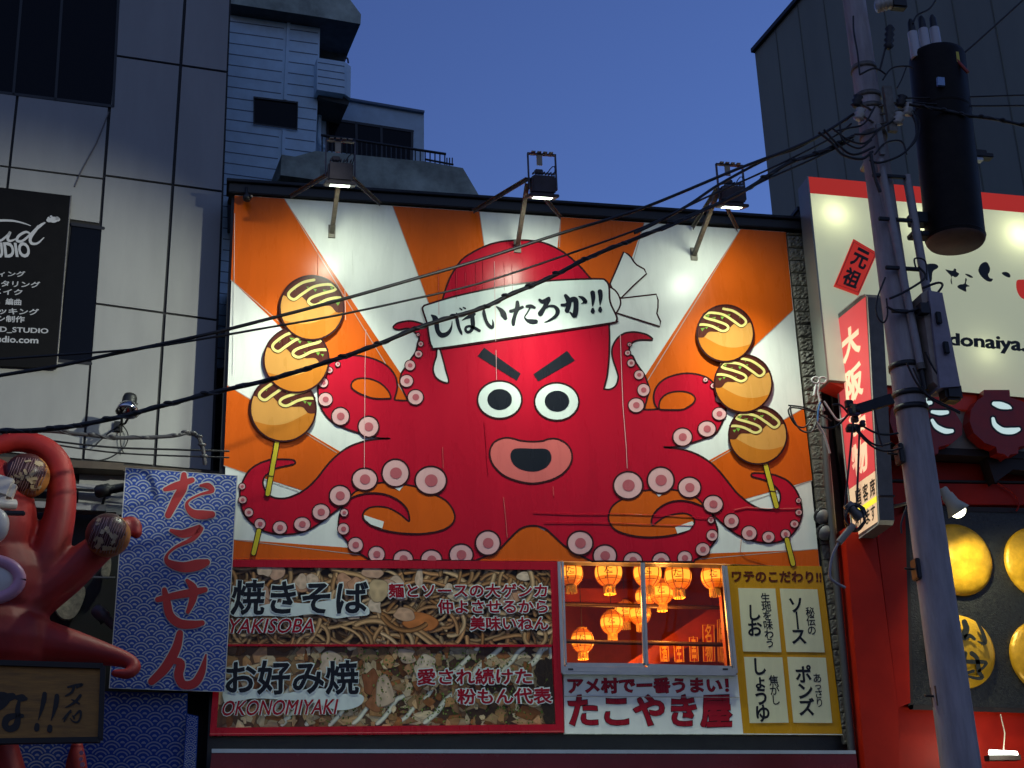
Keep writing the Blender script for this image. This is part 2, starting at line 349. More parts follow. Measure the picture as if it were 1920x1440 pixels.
for w in (D([(1016, 1028), (1152, 1073), (1140, 1119), (1062, 1091), (1022, 1056)]), D([(1195, 828), (1285, 828), (1256, 866)]), F([(525, 1110), (640, 1070), (652, 1086), (622, 1128), (540, 1153)]), F([(382, 868), (466, 868), (415, 905)])):
    m.poly(w, V_WHITE, off=.0098)
S = []
S += A([(1382, 962, 13), (1400, 1025, 19), (1385, 1093, 26), (1328, 1170, 36), (1305, 1275, 44), (1365, 1385, 53)])
S += D([(840, 10, 18), (785, 50, 22), (742, 133, 35), (757, 248, 48), (858, 362, 61), (1047, 432, 71), (195, 835, 23), (198, 925, 28), (240, 1010, 31), (315, 1088, 38), (450, 1113, 47), (600, 1090, 53), (727, 1008, 58), (855, 897, 71), (1022, 787, 81), (1230, 745, 93), (1468, 795, 101), (883, 1012, 28), (878, 1122, 40), (960, 1230, 52), (1102, 1293, 56)])
S += E([(305, 1296, 77), (485, 1217, 84), (1108, 1217, 84), (1275, 1303, 77)])
S += F([(590, 1318, 49), (712, 1260, 47), (775, 1165, 39), (767, 1062, 23), (1358, 930, 19), (1360, 1010, 23), (1330, 1088, 28), (1270, 1157, 33), (1155, 1177, 41), (1025, 1150, 51), (905, 1068, 51), (782, 955, 64), (622, 842, 74), (428, 793, 90), (208, 828, 96), (575, 502, 64), (740, 447, 58), (823, 345, 46), (830, 240, 34), (785, 155, 21), (730, 115, 17)])
S += CC([(218, 885, 15), (205, 942, 20), (228, 1010, 27), (282, 1090, 33), (312, 1192, 43), (262, 1295, 52)])
CUT = D([(1282, 1325, 64), (1472, 1330, 70)]) + F([(240, 1335, 60), (430, 1340, 60)])
for x, y, r in S+CUT:
    k = random.uniform(-.04, .04); c = ell(x, y, r*(1.03+k), r*(.97-k)); d = ell(x+r*.03, y, r*.43, r*.41)
    lim = 1049.8 + max(0, (x-418))*.0034 if x > 700 else 1060
    c = [(p, min(q, lim)) for p, q in c]; d = [(p, min(q, lim)) for p, q in d]
    m.shape(c, V_SUCK, V_LINE, max(1.7, min(3.3, r*.14)), off=.011); m.poly(d, V_DOT, off=.0136)
m.build('octopus_picture', bb)
# face
for bx in (B([(460, 1050), (707, 1226), (680, 1273), (415, 1108)]), B([(1020, 1072), (1072, 1138), (825, 1278), (792, 1230)])):
    m = MB(); m.poly(bx, V_INK, off=.007); m.build('eyebrow', bb)
for cx, cy, px_, py_ in ((565, 250, 565, 248), (950, 263, 952, 260)):
    m = MB(); m.shape(ell(*E([(cx, cy)])[0], 150/3.6, 127/3.6, 56), V_BAND, V_LINE, 3.4, off=.007); e = m.build('eye', bb)
    m = MB(); m.poly(ell(*E([(px_, py_)])[0], 83/3.6, 71/3.6, 48), V_INK, off=.0092); m.build('pupil', e)
m = MB(); m.shape(cr(E([(540, 528), (600, 507), (650, 511), (710, 527), (780, 533), (850, 529), (900, 514), (960, 517), (1020, 552), (1052, 610), (1045, 680), (990, 750), (900, 795), (790, 815), (690, 800), (590, 760), (520, 690), (497, 620), (508, 565)]), 4, True), V_LIP, V_LINE, 3.4, off=.007)
m.poly(cr(E([(638, 635), (650, 592), (690, 578), (790, 580), (868, 581), (905, 605), (914, 650), (890, 695), (840, 725), (780, 734), (710, 720), (660, 687)]), 4, True), V_INK, off=.0092); m.build('mouth', bb)
# headband with its knot
m = MB()
m.shape(B([(1310, 620), (1360, 505), (1402, 405), (1428, 418), (1452, 440), (1470, 470), (1490, 492), (1515, 506), (1540, 520), (1556, 552), (1470, 630), (1385, 715), (1340, 680)]), V_WHITE, V_LINE, 3, off=.0075)
m.shape(B([(1378, 718), (1500, 704), (1622, 690), (1634, 730), (1633, 780), (1626, 820), (1638, 848), (1650, 872), (1646, 908), (1500, 862), (1350, 815)]), V_WHITE, V_LINE, 3, off=.0075)
m.shape(cr(B([(1300, 645), (1345, 665), (1374, 712), (1380, 760), (1350, 815), (1320, 790), (1300, 720)]), 4, True), V_WHITE, V_LINE, 3, off=.0100)
m.build('headband_knot', bb)
m = MB()
hb = cr(B([(45, 795), (52, 772), (80, 758), (300, 695), (640, 628), (940, 596), (1230, 586), (1280, 598), (1303, 640), (1310, 740), (1352, 835), (1352, 868), (1320, 884), (900, 946), (600, 990), (160, 1054), (108, 1043), (90, 990), (75, 890)]), 4, True)
m.shape(hb, V_BAND, V_LINE, 3.4, off=.0135); band = m.build('headband', bb)
# brush lettering traced stroke by stroke
m = MB(); OFFL = .0162
def brush(pts, sc, x0, y0, off=OFFL, ink=V_INK, pl=WALL): m.ribbon(cr(C(x0, y0, sc, pts), 5), 1, ink, pl, off)
bz = [0]
def b1(*pts): bz[0] += 1; brush(pts, 9, 800, 500, OFFL+.00025*bz[0])
def b2(*pts): bz[0] += 1; brush(pts, 9, 980, 500, OFFL+.00025*bz[0])
b1((85, 820, 30), (140, 870, 95), (165, 960, 85), (185, 1080, 75), (240, 1150, 85), (310, 1150, 80), (380, 1100, 60), (420, 1010, 30), (430, 920, 8))
b1((505, 790, 30), (515, 900, 60), (545, 1030, 55), (580, 1110, 45), (597, 1150, 14))
b1((600, 905, 14), (680, 860, 50), (760, 825, 80), (810, 800, 40)); b1((770, 800, 60), (775, 900, 75), (780, 1000, 70), (750, 1080, 55), (690, 1105, 50), (655, 1065, 45), (670, 1020, 45), (730, 1005, 45), (800, 1030, 55), (890, 1080, 50))
b1((560, 700, 20), (590, 725, 30)); b1((615, 685, 18), (650, 705, 30))
b1((965, 710, 30), (970, 800, 60), (1010, 930, 55), (1070, 1010, 60), (1115, 1020, 50), (1120, 940, 30), (1105, 890, 6)); b1((1180, 675, 25), (1260, 740, 75), (1300, 810, 100), (1330, 870, 60))
b1((1415, 750, 50), (1500, 730, 60), (1620, 680, 45)); b1((1530, 600, 60), (1530, 690, 80), (1490, 820, 65), (1465, 920, 70), (1465, 975, 50)); b1((1690, 670, 50), (1760, 665, 60), (1820, 690, 45)); b2((120, 700, 30), (70, 790, 25), (35, 850, 25), (70, 900, 45), (150, 925, 80), (225, 925, 70))
b2((285, 560, 45), (340, 590, 70), (440, 535, 60)); b2((430, 560, 90), (370, 680, 70), (300, 790, 90)); b2((310, 750, 50), (430, 670, 35), (530, 670, 50), (590, 740, 75), (560, 830, 60), (450, 905, 35), (365, 938, 8))
b2((660, 645, 45), (740, 640, 60), (820, 560, 80), (890, 560, 90), (900, 680, 85), (885, 800, 90), (860, 830, 60), (800, 770, 25)); b2((725, 490, 60), (770, 560, 90), (780, 640, 80), (750, 740, 80)); b2((945, 500, 18), (1010, 530, 60), (1060, 590, 70), (1040, 600, 40), (990, 625, 10))
for dx, dy in ((0, 0), (125, -20)):
    b2((1180+dx, 440+dy, 80), (1190+dx, 520+dy, 72), (1185+dx, 610+dy, 45), (1180+dx, 668+dy, 14)); b2((1183+dx, 715+dy, 45), (1184+dx, 755+dy, 72), (1188+dx, 775+dy, 40))
m.build('headband_lettering', band)
# dumpling skewers
def skewer(balls, stick, mir, lab):
    a, b_ = stick[1]; s = MB(); s.ribbon([a, b_], 11.5, V_LINE, off=.019); s.ribbon([a, b_], 8, V_STICK, off=.0203); s.build('printed_stick_end', bb)
    s = MB()
    for a, b_ in stick[:1]: s.ribbon([a, b_], 11.5, V_LINE, off=.019); s.ribbon([a, b_], 8, V_STICK, off=.0203)
    for a, b_ in stick[:1]:
        t = lerp(a, b_, .66); s.ribbon([(t[0]-5, t[1]), (t[0]+5, t[1]+1)], 2, V_LINE, off=.0215)
    so_ = s.build('printed_skewer', bb)
    for i, (cx, cy, r) in enumerate(balls):
        o = .0225+.006*i; s = MB(); T = lambda p: [(cx+mir*x*r, cy+y*r)+((q[0]*r,) if q else ()) for x, y, *q in p]
        s.poly(ell(cx, cy, r, n=60), V_TAN, off=o)
        a0 = 2.75
        arc = [(.985*math.cos(a0-(a0+.02)*k/24), .985*math.sin(a0-(a0+.02)*k/24)) for k in range(25)]
        s.poly(T(arc+cr([(.97, -.02), (.62, .2), (.1, .45), (-.4, .5), (-.9, .38)], 5)), V_TOAST, off=o+.001)
        lo = cr([(-.93, -.36), (-.86, -.38), (-.58, -.27), (-.35, -.36), (-.12, -.18), (.25, -.06), (.58, -.05), (.77, .14), (.985, .14)], 5)
        b0, b1_ = math.atan2(.14, .985), math.atan2(-.36, -.93)
        ar = [(.985*math.cos(b0+(b1_-b0)*k/24), .985*math.sin(b0+(b1_-b0)*k/24)) for k in range(25)]
        s.poly(T(lo+ar[::-1] if False else lo[:-1]+ar), V_SAUCE, off=o+.002)
        for k in range(9):
            gx, gy = [(-.1, -.83), (-.53, -.6), (-.12, -.63), (.42, -.52), (.62, -.62), (.1, -.56), (.3, -.2), (.8, -.15), (.66, -.2)][k]
            g = random.uniform(.05, .09); s.poly(T([(gx-g, gy-g*.6), (gx+g, gy-g*.4), (gx+g*.2, gy+g)]), V_GREEN, off=o+.003)
        my = cr([(.07, -.87), (-.3, -.78), (-.67, -.52), (-.72, -.36), (-.55, -.26), (-.3, -.43), (.07, -.66), (.5, -.73), (.74, -.66), (.7, -.55), (.35, -.45), (-.02, -.31), (-.1, -.17), (.1, -.08), (.44, -.24), (.72, -.31), (.93, -.31)], 5)
        s.ribbon(T(my), r*.125, V_SAUCE, off=o+.0036); s.ribbon(T(my), r*.085, V_MAYO, off=o+.0043)
        s.ribbon(ell(cx, cy, r, n=60), 3.4, V_LINE, off=o+.005, closed=True)
        s.build('printed_dumpling', so_)
skewer([(531, 766, 61.5), (555.6, 674.7, 61), (584.7, 577, 60)], [((520, 827), (502, 926)), ((485.5, 995), (475.5, 1037))], 1, '')
skewer([(1421, 815.6, 54.5), (1393.6, 719, 54), (1360, 625, 53)], [((1434, 866), (1456, 949)), ((1475.5, 1012), (1487, 1057))], -1, '')
# creases and joints of the vinyl sheet: thin raised welts, some tinted paler as their glints
def crease(px, r=.0035, mt=V_WHITE): m = MB(); m.tube([WALL.at(x, y, .012) for x, y in px], r, mt, 5); m.build('crease', bb)
crease([(686, 618), (684.5, 690), (684, 760), (683, 878)], .004, V_SUCK); crease([(1163, 628), (1168, 760), (1174.5, 842), (1176, 878)], .005, V_SUCK); crease([(855, 497), (929, 500)][:1]+[(856, 560)], .003, V_RED)
crease([(927, 490), (928, 560), (929.5, 640)], .004, V_SUCK); crease([(930, 656), (931, 712)], .004, V_SUCK); crease([(908, 792), (911, 830), (915, 890)], .004, V_RED); crease([(944, 932), (948, 970), (951, 1008)], .005, V_LIP); crease([(830, 838), (831, 878)], .003, V_LIP); crease([(1037, 912), (1038, 930)], .004, V_LIP)
crease([(1000, 960), (1080, 963), (1140, 963), (1240, 966), (1340, 972)], .003, V_RED); crease([(1020, 979), (1110, 979), (1200, 983), (1300, 986)], .003, V_RED); crease([(1376, 956), (1400, 951), (1440, 954), (1500, 953)], .004, V_LIP); crease([(822, 500), (823, 590)], .003, V_RED); crease([(440, 400), (437, 700)], .003, V_WHITE)
crease([(660, 470), (662, 520)], .003, V_WHITE); crease([(595, 470), (596, 560)], .003, V_ORANGE); crease([(645, 470), (648, 600)], .003, V_WHITE); crease([(1390, 1010), (1388, 1034), (1400, 1044), (1440, 1056)], .003, V_ORANGE)
for xx in (872, 892, 905, 945, 960): crease([(xx, 482+abs(xx-915)*.3), (xx+1, 545)], .0025, V_RED)
# ---------------------------------------------------------------- the black shop building behind the billboard
def boxw(m, x0, x1, y0, y1, z0, z1, mt, bev=0): m.box(((x0+x1)/2, (y0+y1)/2, (z0+z1)/2), ((x1-x0)/2, (y1-y0)/2, (z1-z0)/2), mt, bev=bev)
sb = empty('dumpling_shop', (3.7, 4, 0), 'narrow black painted shop building with a rough stone pier behind the octopus billboard', 'building')
WX0, WX1, WZ0, WZ1 = 3.93, 6.10, 4.62, 5.90
m = MB()
boxw(m, -.10, WX0, .045, .25, 0, 10.52, M_BLACK); boxw(m, WX1, 7.55, .045, .25, 0, 10.52, M_BLACK)
boxw(m, WX0, WX1, .047, .25, WZ1, 10.52, M_BLACK); boxw(m, WX0, WX1, .047, .25, 0, WZ0, M_BLACK)
boxw(m, -.10, .08, .25, 8, 0, 10.52, M_BLACK); boxw(m, 7.37, 7.55, .25, 8, 0, 10.52, M_BLACK); boxw(m, .08, 7.37, 7.8, 8, 0, 10.52, M_BLACK)
m.build('wall', sb)
m = MB(); boxw(m, -.10, 7.55, .05, 8, 10.521, 10.60, M_BLACK); m.build('roof', sb)
m = MB(); boxw(m, -.14, 7.56, -.05, .3, 10.565, 10.70, M_BLACK, .01); boxw(m, -.17, 7.60, -.09, .34, 10.702, 10.745, M_DARKMETAL, .006); m.build('parapet', sb)
# rough cast stone pier on the right
ST = mat('black_stone', (.13, .12, .10), .45, noise=.35, nscale=20, bump=.5, bscale=45)
m = MB(); z = 3.72; hgt = .188
while z < 10.5:
    nx, nz = 9, 8; x0, x1 = 7.315, 7.545; z1 = min(z+hgt-.012, 10.52)
    g = [[Vector((x0+(x1-x0)*i/nx, -.012-(0 if i in (0, nx) or j in (0, nz) else random.uniform(0, .026 if z > 7.6 else .007)), z+(z1-z)*j/nz)) for i in range(nx+1)] for j in range(nz+1)]
    vs = [v for r_ in g for v in r_]; fs = [[j*(nx+1)+i, j*(nx+1)+i+1, (j+1)*(nx+1)+i+1, (j+1)*(nx+1)+i] for j in range(nz) for i in range(nx)]
    m.add(vs, fs, ST, False)
    boxw(m, x0, x1, -.0115, .044, z, z1, ST); z += hgt
m.build('stone_pier', sb)
# dark column and service gap between this shop and the next
m = MB(); boxw(m, 7.58, 7.70, .12, 1.2, 0, 10.95, mat('gap_wall', (.012, .013, .014), .7, noise=.4)); boxw(m, 7.56, 7.72, .1, 1.22, 10.952, 11.0, M_BLACK); m.build('party_column', sb)
# ---------------------------------------------------------------- window, dining room and lanterns
R_WALL = mat('room_red', (.28, .022, .008), .55, noise=.3, nscale=4); R_WOOD = mat('room_wood', (.05, .018, .008), .45, noise=.5, nscale=8, stretch=(6, 6, 1)); R_CEIL = mat('room_ceiling', (.16, .03, .01), .6, noise=.3)
rm = empty('dining_room', (5, 2.2, 4.3), 'red upstairs dining room with dark beams and a slanting red stair rail', 'room')
m = MB(); boxw(m, 2.6, 7.3, 4.2, 4.3, 4.2, 7.4, R_WALL); boxw(m, 2.5, 2.6, .26, 4.3, 4.2, 7.4, R_WALL); boxw(m, 7.3, 7.36, .26, 4.3, 4.2, 7.4, R_WALL); boxw(m, 2.5, 7.36, .26, 4.3, 4.1, 4.2, R_WOOD); m.build('wall', rm)
m = MB(); boxw(m, 2.5, 7.36, .26, 4.3, 7.402, 7.5, R_CEIL)
for yy in (.9, 1.9, 2.9, 3.8): boxw(m, 2.5, 7.36, yy, yy+.16, 7.2, 7.4, R_WOOD)
m.build('ceiling', rm)
m = MB()
for a, b_, y in (((1040, 1132), (1372, 1140), 1.3), ((1040, 1202), (1372, 1209), .9)): p, q = at(*a, y), at(*b_, y); m.tube([p, q], .028, R_WOOD)
m.build('beam', rm)
m = MB()
for v0, v1, y in ((1114, 1120, 2.6), (1075, 1076, 3.6)): p, q = at(1030, v0, y), at(1230, v1, y); m.box((p+q)/2, ((q-p).length/2, .05, .09), R_WALL)
m.build('red_beam', rm)
m = MB(); p, q = at(1200, 1250, 2.2), at(1400, 1118, 2.2); d = (q-p).normalized(); m.box((p+q)/2, ((q-p).length/2+.4, .05, .13), R_WALL, rot=(d, Vector((0, 1, 0)), d.cross(Vector((0, 1, 0))))); m.build('stair_rail', rm)
R_PLAQ = mat('plaque_red', (.35, .025, .015), .4, noise=.2); R_GOLDT = mat('plaque_gold', (.75, .42, .06), .35)
for i, (u, v0, v1, w, t) in enumerate(((1245, 1212, 1240, 15, '酒'), (1272, 1206, 1241, 17, '生'), (1300, 1195, 1240, 15, '串'), (1328, 1172, 1240, 21, '名物'), (1351, 1162, 1240, 12, '焼'))):
    pl = Plane((0, 1.9-.02*i, 0)); m = MB(); q = [(u-w/2, v0), (u+w/2, v0), (u+w/2+2, v1), (u-w/2+2, v1)]
    m.prism(q, R_PLAQ, pl, .0, -.03); m.ribbon(q, 1.6, R_GOLDT, pl, .004, closed=True); m.vtext(t, [lerp(q[0], q[1], .2), lerp(q[0], q[1], .8), lerp(q[3], q[2], .8), lerp(q[3], q[2], .2)], R_GOLDT, pl, .006, .02)
    tag(m.build('wall_plaque'), 'hanging red plaque with gold %s lettering inside the dining room' % t, 'plaque', 'red plaques under the stair rail')
# lanterns
L_PAPER = mat('lantern_paper', (.5, .16, .02), .6, emit=.40, ecol=(1.0, .14, .006)); L_MID = mat('lantern_paper_lit', (.5, .2, .03), .6, emit=.85, ecol=(1.0, .21, .01)); L_WARM = mat('lantern_paper_bright', (.55, .25, .05), .6, emit=1.9, ecol=(1.0, .31, .025)); L_HOT = mat('lantern_core', (.6, .3, .08), .6, emit=4, ecol=(1.0, .4, .06)); L_RIB = mat('lantern_rib', (.25, .06, .008), .6, emit=.2, ecol=(1, .15, .01)); L_TASSEL = mat('tassel', (.55, .28, .04), .7, emit=.14, ecol=(1, .4, .05)); L_INK = mat('lantern_ink', (.06, .012, .004), .6)  # ribs and tassels get a faint emission for the lantern light on them
lan = [(1070, 1074, 23.5, .55, 'top left corner of the window, cut by the frame'), (1141, 1073, 25.5, .6, 'second in the top row, left of the mullion'), (1214, 1074, 26, .6, 'hanging right behind the window mullion at the top'), (1271, 1080, 25.5, .55, 'third in the top row, right of the mullion'), (1338, 1080, 23.5, .5, 'top right corner of the window, half behind the post'),
       (1240, 1110, 22, 1.3, 'below and between the two top lanterns right of the mullion'), (1210, 1119, 19, 1.9, 'half hidden by the mullion in the middle of the cluster'), (1200, 1150, 20.5, 2.2, 'lowest of the overlapping cluster at the mullion'), (1172, 1147, 20, 2.6, 'back one of the overlapping cluster, left of the mullion'), (1147, 1167, 21, 1.9, 'hanging alone left of the cluster'), (1092, 1201, 21.5, 1.6, 'lowest of all, alone in the bottom left of the window')]
for i, (u, v, r, y, lab) in enumerate(lan):
    c = at(u, v, y); rw = r/F_PX*(c-CAM).dot(_f)
    t = empty('paper_lantern', c, 'glowing orange lantern '+lab, 'lantern', 'paper lanterns in the upstairs window')
    m = MB(); prof = [(rw*.42, rw*1.0)]+[(rw*(math.sqrt(max(0, 1-(k/10)**2*.84))), rw*k/10) for k in range(9, -10, -1)]+[(rw*.42, -rw*1.0)]
    
    for lo_, hi_, mt in ((0, 5, L_PAPER), (4, 8, L_MID), (7, 15, L_WARM), (14, 18, L_MID), (17, 21, L_PAPER)):  # bulb glow graded into the paper as brighter bands round the middle
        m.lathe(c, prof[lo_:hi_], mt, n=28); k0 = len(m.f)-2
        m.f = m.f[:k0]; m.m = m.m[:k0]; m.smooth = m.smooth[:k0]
    m.build('shade', t)
    m = MB()
    for k in range(8):
        a = 2*math.pi*k/8+.2+i; m.tube([c+Vector((math.cos(a)*pr*1.012, math.sin(a)*pr*1.012, ph)) for pr, ph in prof], rw*.045, L_RIB, 5)
    for k in (-.62, .62):
        rr = rw*math.sqrt(1-k*k*.84)*1.012; m.tube([c+Vector((math.cos(a)*rr, math.sin(a)*rr, k*rw)) for a in [2*math.pi*q/28 for q in range(29)]], rw*.03, L_RIB, 5, caps=False)
    m.build('rib_cage', t)
    m = MB(); m.lathe(c, [(rw*.44, rw*.98), (rw*.46, rw*1.1), (rw*.3, rw*1.14)], R_GOLDT, n=20); m.lathe(c, [(rw*.46, -rw*.98), (rw*.44, -rw*1.12)], R_GOLDT, n=20); m.tube([c+Vector((0, 0, rw*1.1)), c+Vector((0, 0, 7.4-c.z))], .006, R_WOOD, 5); m.build('collar', t)
    m = MB()
    for k in range(22):
        a = 2*math.pi*k/22; p = c+Vector((math.cos(a)*rw*.4, math.sin(a)*rw*.4, -rw*1.1)); m.tube([p, p+Vector((random.uniform(-.01, .01), random.uniform(-.01, .01), -rw*.55))], rw*.055, L_TASSEL, 4)
    m.build('tassel', t)
    # bulb hidden inside the paper and brushed characters on the front
    m = MB(); d = (CAM-c).normalized(); hx = Vector((0, 0, 1)).cross(d).normalized(); hz = d.cross(hx)
    hx = Vector((0, 0, 1)).cross(d).normalized()
    sgn = 1
    for s_, (cx, cy) in enumerate(((-.02, .28), (.05, -.25))):
        g, fs = glyphs('たこ'[s_]); bx = glyph_box('たこ'[s_], 0)
        vs = []
        for x, yv in g:
            X = ((x-bx[0])/(bx[2]-bx[0])-.5)*.62+cx; Y = ((yv-bx[1])/(bx[3]-bx[1])-.5)*.5+cy; Z = math.sqrt(max(.1, 1.06-(X*X+Y*Y)))
            vs.append(c+(hx*X+hz*Y+d*Z)*rw)
        m.add(vs, fs, L_INK)
    m.build('lettering', t)
    m = MB(); m.ball(c, rw*.30, L_HOT, 16, (1, 1, 1.9)); m.build('bulb', t)
    if i in (1, 3, 5, 9, 10):
        l = bpy.data.lights.new('lantern_light', 'POINT'); l.energy = 26/EXP; l.color = (1, .36, .06); l.shadow_soft_size = .12; lo = bpy.data.objects.new('lantern_light', l); COL.objects.link(lo); lo.location = c+Vector((0, .0, -rw*2.4))
# window frame with two sliding sashes
wf = empty('sliding_window', WALL.at(1210, 1250), 'aluminium sliding window with two panes looking into the lantern lit room', 'window')
G1 = C(1020, 1030, 3.2, [(85, 70), (1098, 95), (1158, 740), (108, 745)])
m = MB(); p = G1
def strip(m, a, b_, w, mt, f, bk): 
    n_ = (b_[1]-a[1], -(b_[0]-a[0])); l = math.hypot(*n_); n_ = (n_[0]/l*w/2, n_[1]/l*w/2)
    m.prism([(a[0]+n_[0], a[1]+n_[1]), (b_[0]+n_[0], b_[1]+n_[1]), (b_[0]-n_[0], b_[1]-n_[1]), (a[0]-n_[0], a[1]-n_[1])], mt, f=f, b=bk)
strip(m, (1048.5, 1053), (1055.5, 1262), 6, M_ALU, .05, -.06); strip(m, (1361, 1061), (1381, 1262), 5, M_ALU, .05, -.06); strip(m, (1056, 1254), (1379, 1257), 9, M_ALU, .055, -.06); strip(m, (1055, 1261.5), (1380, 1264), 5, M_ALU, .075, -.06)
for u in (1070, 1360): m.poly([(u-5, 1253), (u+5, 1253.2), (u+5, 1256.5), (u-5, 1256.3)], M_BLACK, off=.057)
m.build('frame', wf)
GL = mat('window_glass', (1, 1, 1), .03); nt = GL.node_tree; nt.nodes.clear()
_o = nt.nodes.new('ShaderNodeOutputMaterial'); _mx = nt.nodes.new('ShaderNodeMixShader'); _t = nt.nodes.new('ShaderNodeBsdfTransparent'); _g = nt.nodes.new('ShaderNodeBsdfGlossy'); _fr = nt.nodes.new('ShaderNodeFresnel'); _g.inputs['Roughness'].default_value = .02; _fr.inputs[0].default_value = 1.35
nt.links.new(_fr.outputs[0], _mx.inputs[0]); nt.links.new(_t.outputs[0], _mx.inputs[1]); nt.links.new(_g.outputs[0], _mx.inputs[2]); nt.links.new(_mx.outputs[0], _o.inputs[0])
for q, z in (([(1055, 1053), (1204, 1055), (1209, 1247), (1061, 1246)], .01), ([(1207, 1055), (1356, 1060), (1374, 1252), (1214, 1248)], .03)):
    m = MB()
    for a, b_, w in ((q[0], q[3], 4), (q[1], q[2], 5.5), (q[3], q[2], 7)): strip(m, a, b_, w, M_ALU, z, z-.03)
    s_ = m.build('sash', wf)
    m = MB(); m.poly(q, GL, off=z-.015); m.build('pane', s_)
# inner red post by the right sash
m = MB(); a, b_ = at(1352, 1050, .5), at(1366, 1260, .5); boxw(m, a.x-.05, a.x+.05, .46, .56, 4.3, 7.4, R_WALL); m.build('post', rm)
# ---------------------------------------------------------------- menu board with two food prints
G8 = lambda p: C(380, 1040, 2.7429, p); G2 = lambda p: C(1020, 1030, 3.2, p)
mb = empty('menu_board', WALL.at(725, 1376), 'red framed menu board printed with noodles and a savoury pancake', 'signboard')
QY = G8([(120, 62), (1788, 78), (1802, 462), (112, 460)]); QO = G8([(100, 470), (1793, 474), (1815, 872), (72, 890)])
fr_ = [(418, 1049.5), (1046, 1052.5), (1058, 1373.5), (393, 1379.5)]
m = MB(); m.prism(fr_, V_DEEP, f=.004, b=-.035)
for a, b_, w in ((lerp(QY[0], QY[1], 0), QY[1], 1), ): pass
b2q = [QY[0], QY[1], QO[2], QO[3]]
for i in range(4):
    j = (i+1) % 4; m.prism([fr_[i], fr_[j], b2q[j], b2q[i]], V_DEEP, f=.0278, b=.005)
m.prism([QY[3], QY[2], QO[1], QO[0]], V_DEEP, f=.0274, b=.006)
m.ribbon([(394, 1376), (1056, 1371)], 1.4, V_LIP, off=.0295); m.build('frame', mb)
rn = random.Random(3)
def tone(c, k): return tuple(x*k for x in c)
m = Print(QY, .0065, .0250, 530); m.put([QY[0], QY[1], QY[2], QY[3]], [(.05, .025, .012), (.03, .016, .010), (.02, .012, .008), (.06, .028, .012)], [[0, 1, 2, 3]])
NCOL = ((.40, .20, .085), (.46, .27, .125), (.32, .145, .05), (.52, .34, .18), (.36, .19, .08))
for i in range(430):
    lay = i/430; s0, t0 = rn.uniform(-.04, 1.02), rn.uniform(-.08, 1.08); a = rn.choice((0, .25, -.35, 2.8, .1, 1.3, -1.2))+rn.gauss(0, .45); c = rn.gauss(0, .26); pts = []; x, y = quadpt(QY, s0, t0)
    for k in range(rn.randint(5, 13)): pts.append((x, y)); x += 11*math.cos(a); y += 11*math.sin(a); a += c+rn.gauss(0, .12)
    col = tone(rn.choice(NCOL), (.35+.75*lay)*rn.uniform(.8, 1.1)*(.62+.38*math.exp(-((s0-.4)/.5)**2)))
    m.strand(cr(pts, 3), rn.uniform(5.5, 9.5), [tone(col, .12), tone(col, .62), tone(col, 1.0), tone(col, 1.55), tone(col, 1.0), tone(col, .30)])
PK = ((.50, .30, .20), (.56, .40, .28), (.46, .24, .14), (.60, .46, .33))
for i in range(24):
    c = rn.choice(PK); m.flake(rn.choice((.22, .46, .14, .62, .88, .42))+rn.gauss(0, .035), rn.choice((.10, .28, .42))+rn.gauss(0, .10), rn.uniform(.012, .034), rn.uniform(.06, .14), (tone(c, 1.2), c, tone(c, .25)), rn, .3)
for sx, sy, rx, ry, c in ((.60, .70, .052, .13, (.52, .17, .045)), (.55, .60, .034, .09, (.55, .33, .20)), (.47, .30, .03, .17, (.50, .36, .2)), (.72, .35, .035, .1, (.55, .42, .27))): m.flake(sx, sy, rx, ry, (tone(c, 1.25), c, tone(c, .3)), rn, .2)
for i in range(26):
    s0, t0 = rn.uniform(.3, 1), rn.uniform(.55, 1.0); a = rn.choice((0, .4, -.5, 1.2))+rn.gauss(0, .3); c = rn.gauss(0, .22); x, y = quadpt(QY, s0, t0); pts = []
    for k in range(rn.randint(8, 14)): pts.append((x, y)); x += 11*math.cos(a); y += 11*math.sin(a); a += c
    col = tone(rn.choice(NCOL), rn.uniform(.8, 1.15)); m.strand(cr(pts, 3), rn.uniform(6.5, 10.5), [tone(col, .12), tone(col, .62), col, tone(col, 1.6), col, tone(col, .3)])
pic = m.build('noodle_print', mb)
m = MB(); cloud = cr(G8([(150, 240), (200, 290), (260, 275), (330, 255), (420, 245), (540, 250), (640, 235), (700, 225), (760, 250), (840, 262), (858, 290), (845, 312), (760, 318), (690, 328), (640, 318), (560, 305), (450, 318), (330, 314), (230, 318), (150, 312)]), 3, True); m.poly(cloud, V_BAND, off=.0262)
m.text('焼きそば', G8([(160, 130), (848, 140), (846, 305), (145, 305)]), V_INK, off=.0285, bold=.024, halo=V_BAND, hb=.055)
m.text('YAKISOBA', G8([(140, 330), (572, 328), (570, 400), (135, 405)]), V_WORD, off=.0285, bold=.012, shear=.25, halo=V_BAND, hb=.05)
for t, q in (('麺とソースの大ゲンカ', [(955, 150), (1770, 150), (1768, 218), (958, 220)]), ('仲よさせるから', [(1210, 232), (1772, 232), (1775, 300), (1212, 302)]), ('美味いねん', [(1375, 318), (1775, 318), (1778, 386), (1376, 388)])): m.text(t, G8(q), V_WORD, off=.0285, bold=.026, halo=V_BAND, hb=.085)
m.build('lettering', pic)
m = Print(QO, .0065, .0250, 1320); m.put(QO, [(.12, .06, .03), (.06, .03, .02), (.05, .03, .02), (.14, .07, .04)], [[0, 1, 2, 3]])
FC = ((.58, .36, .17), (.48, .25, .10), (.68, .50, .28), (.32, .12, .04), (.50, .26, .12), (.70, .54, .33))
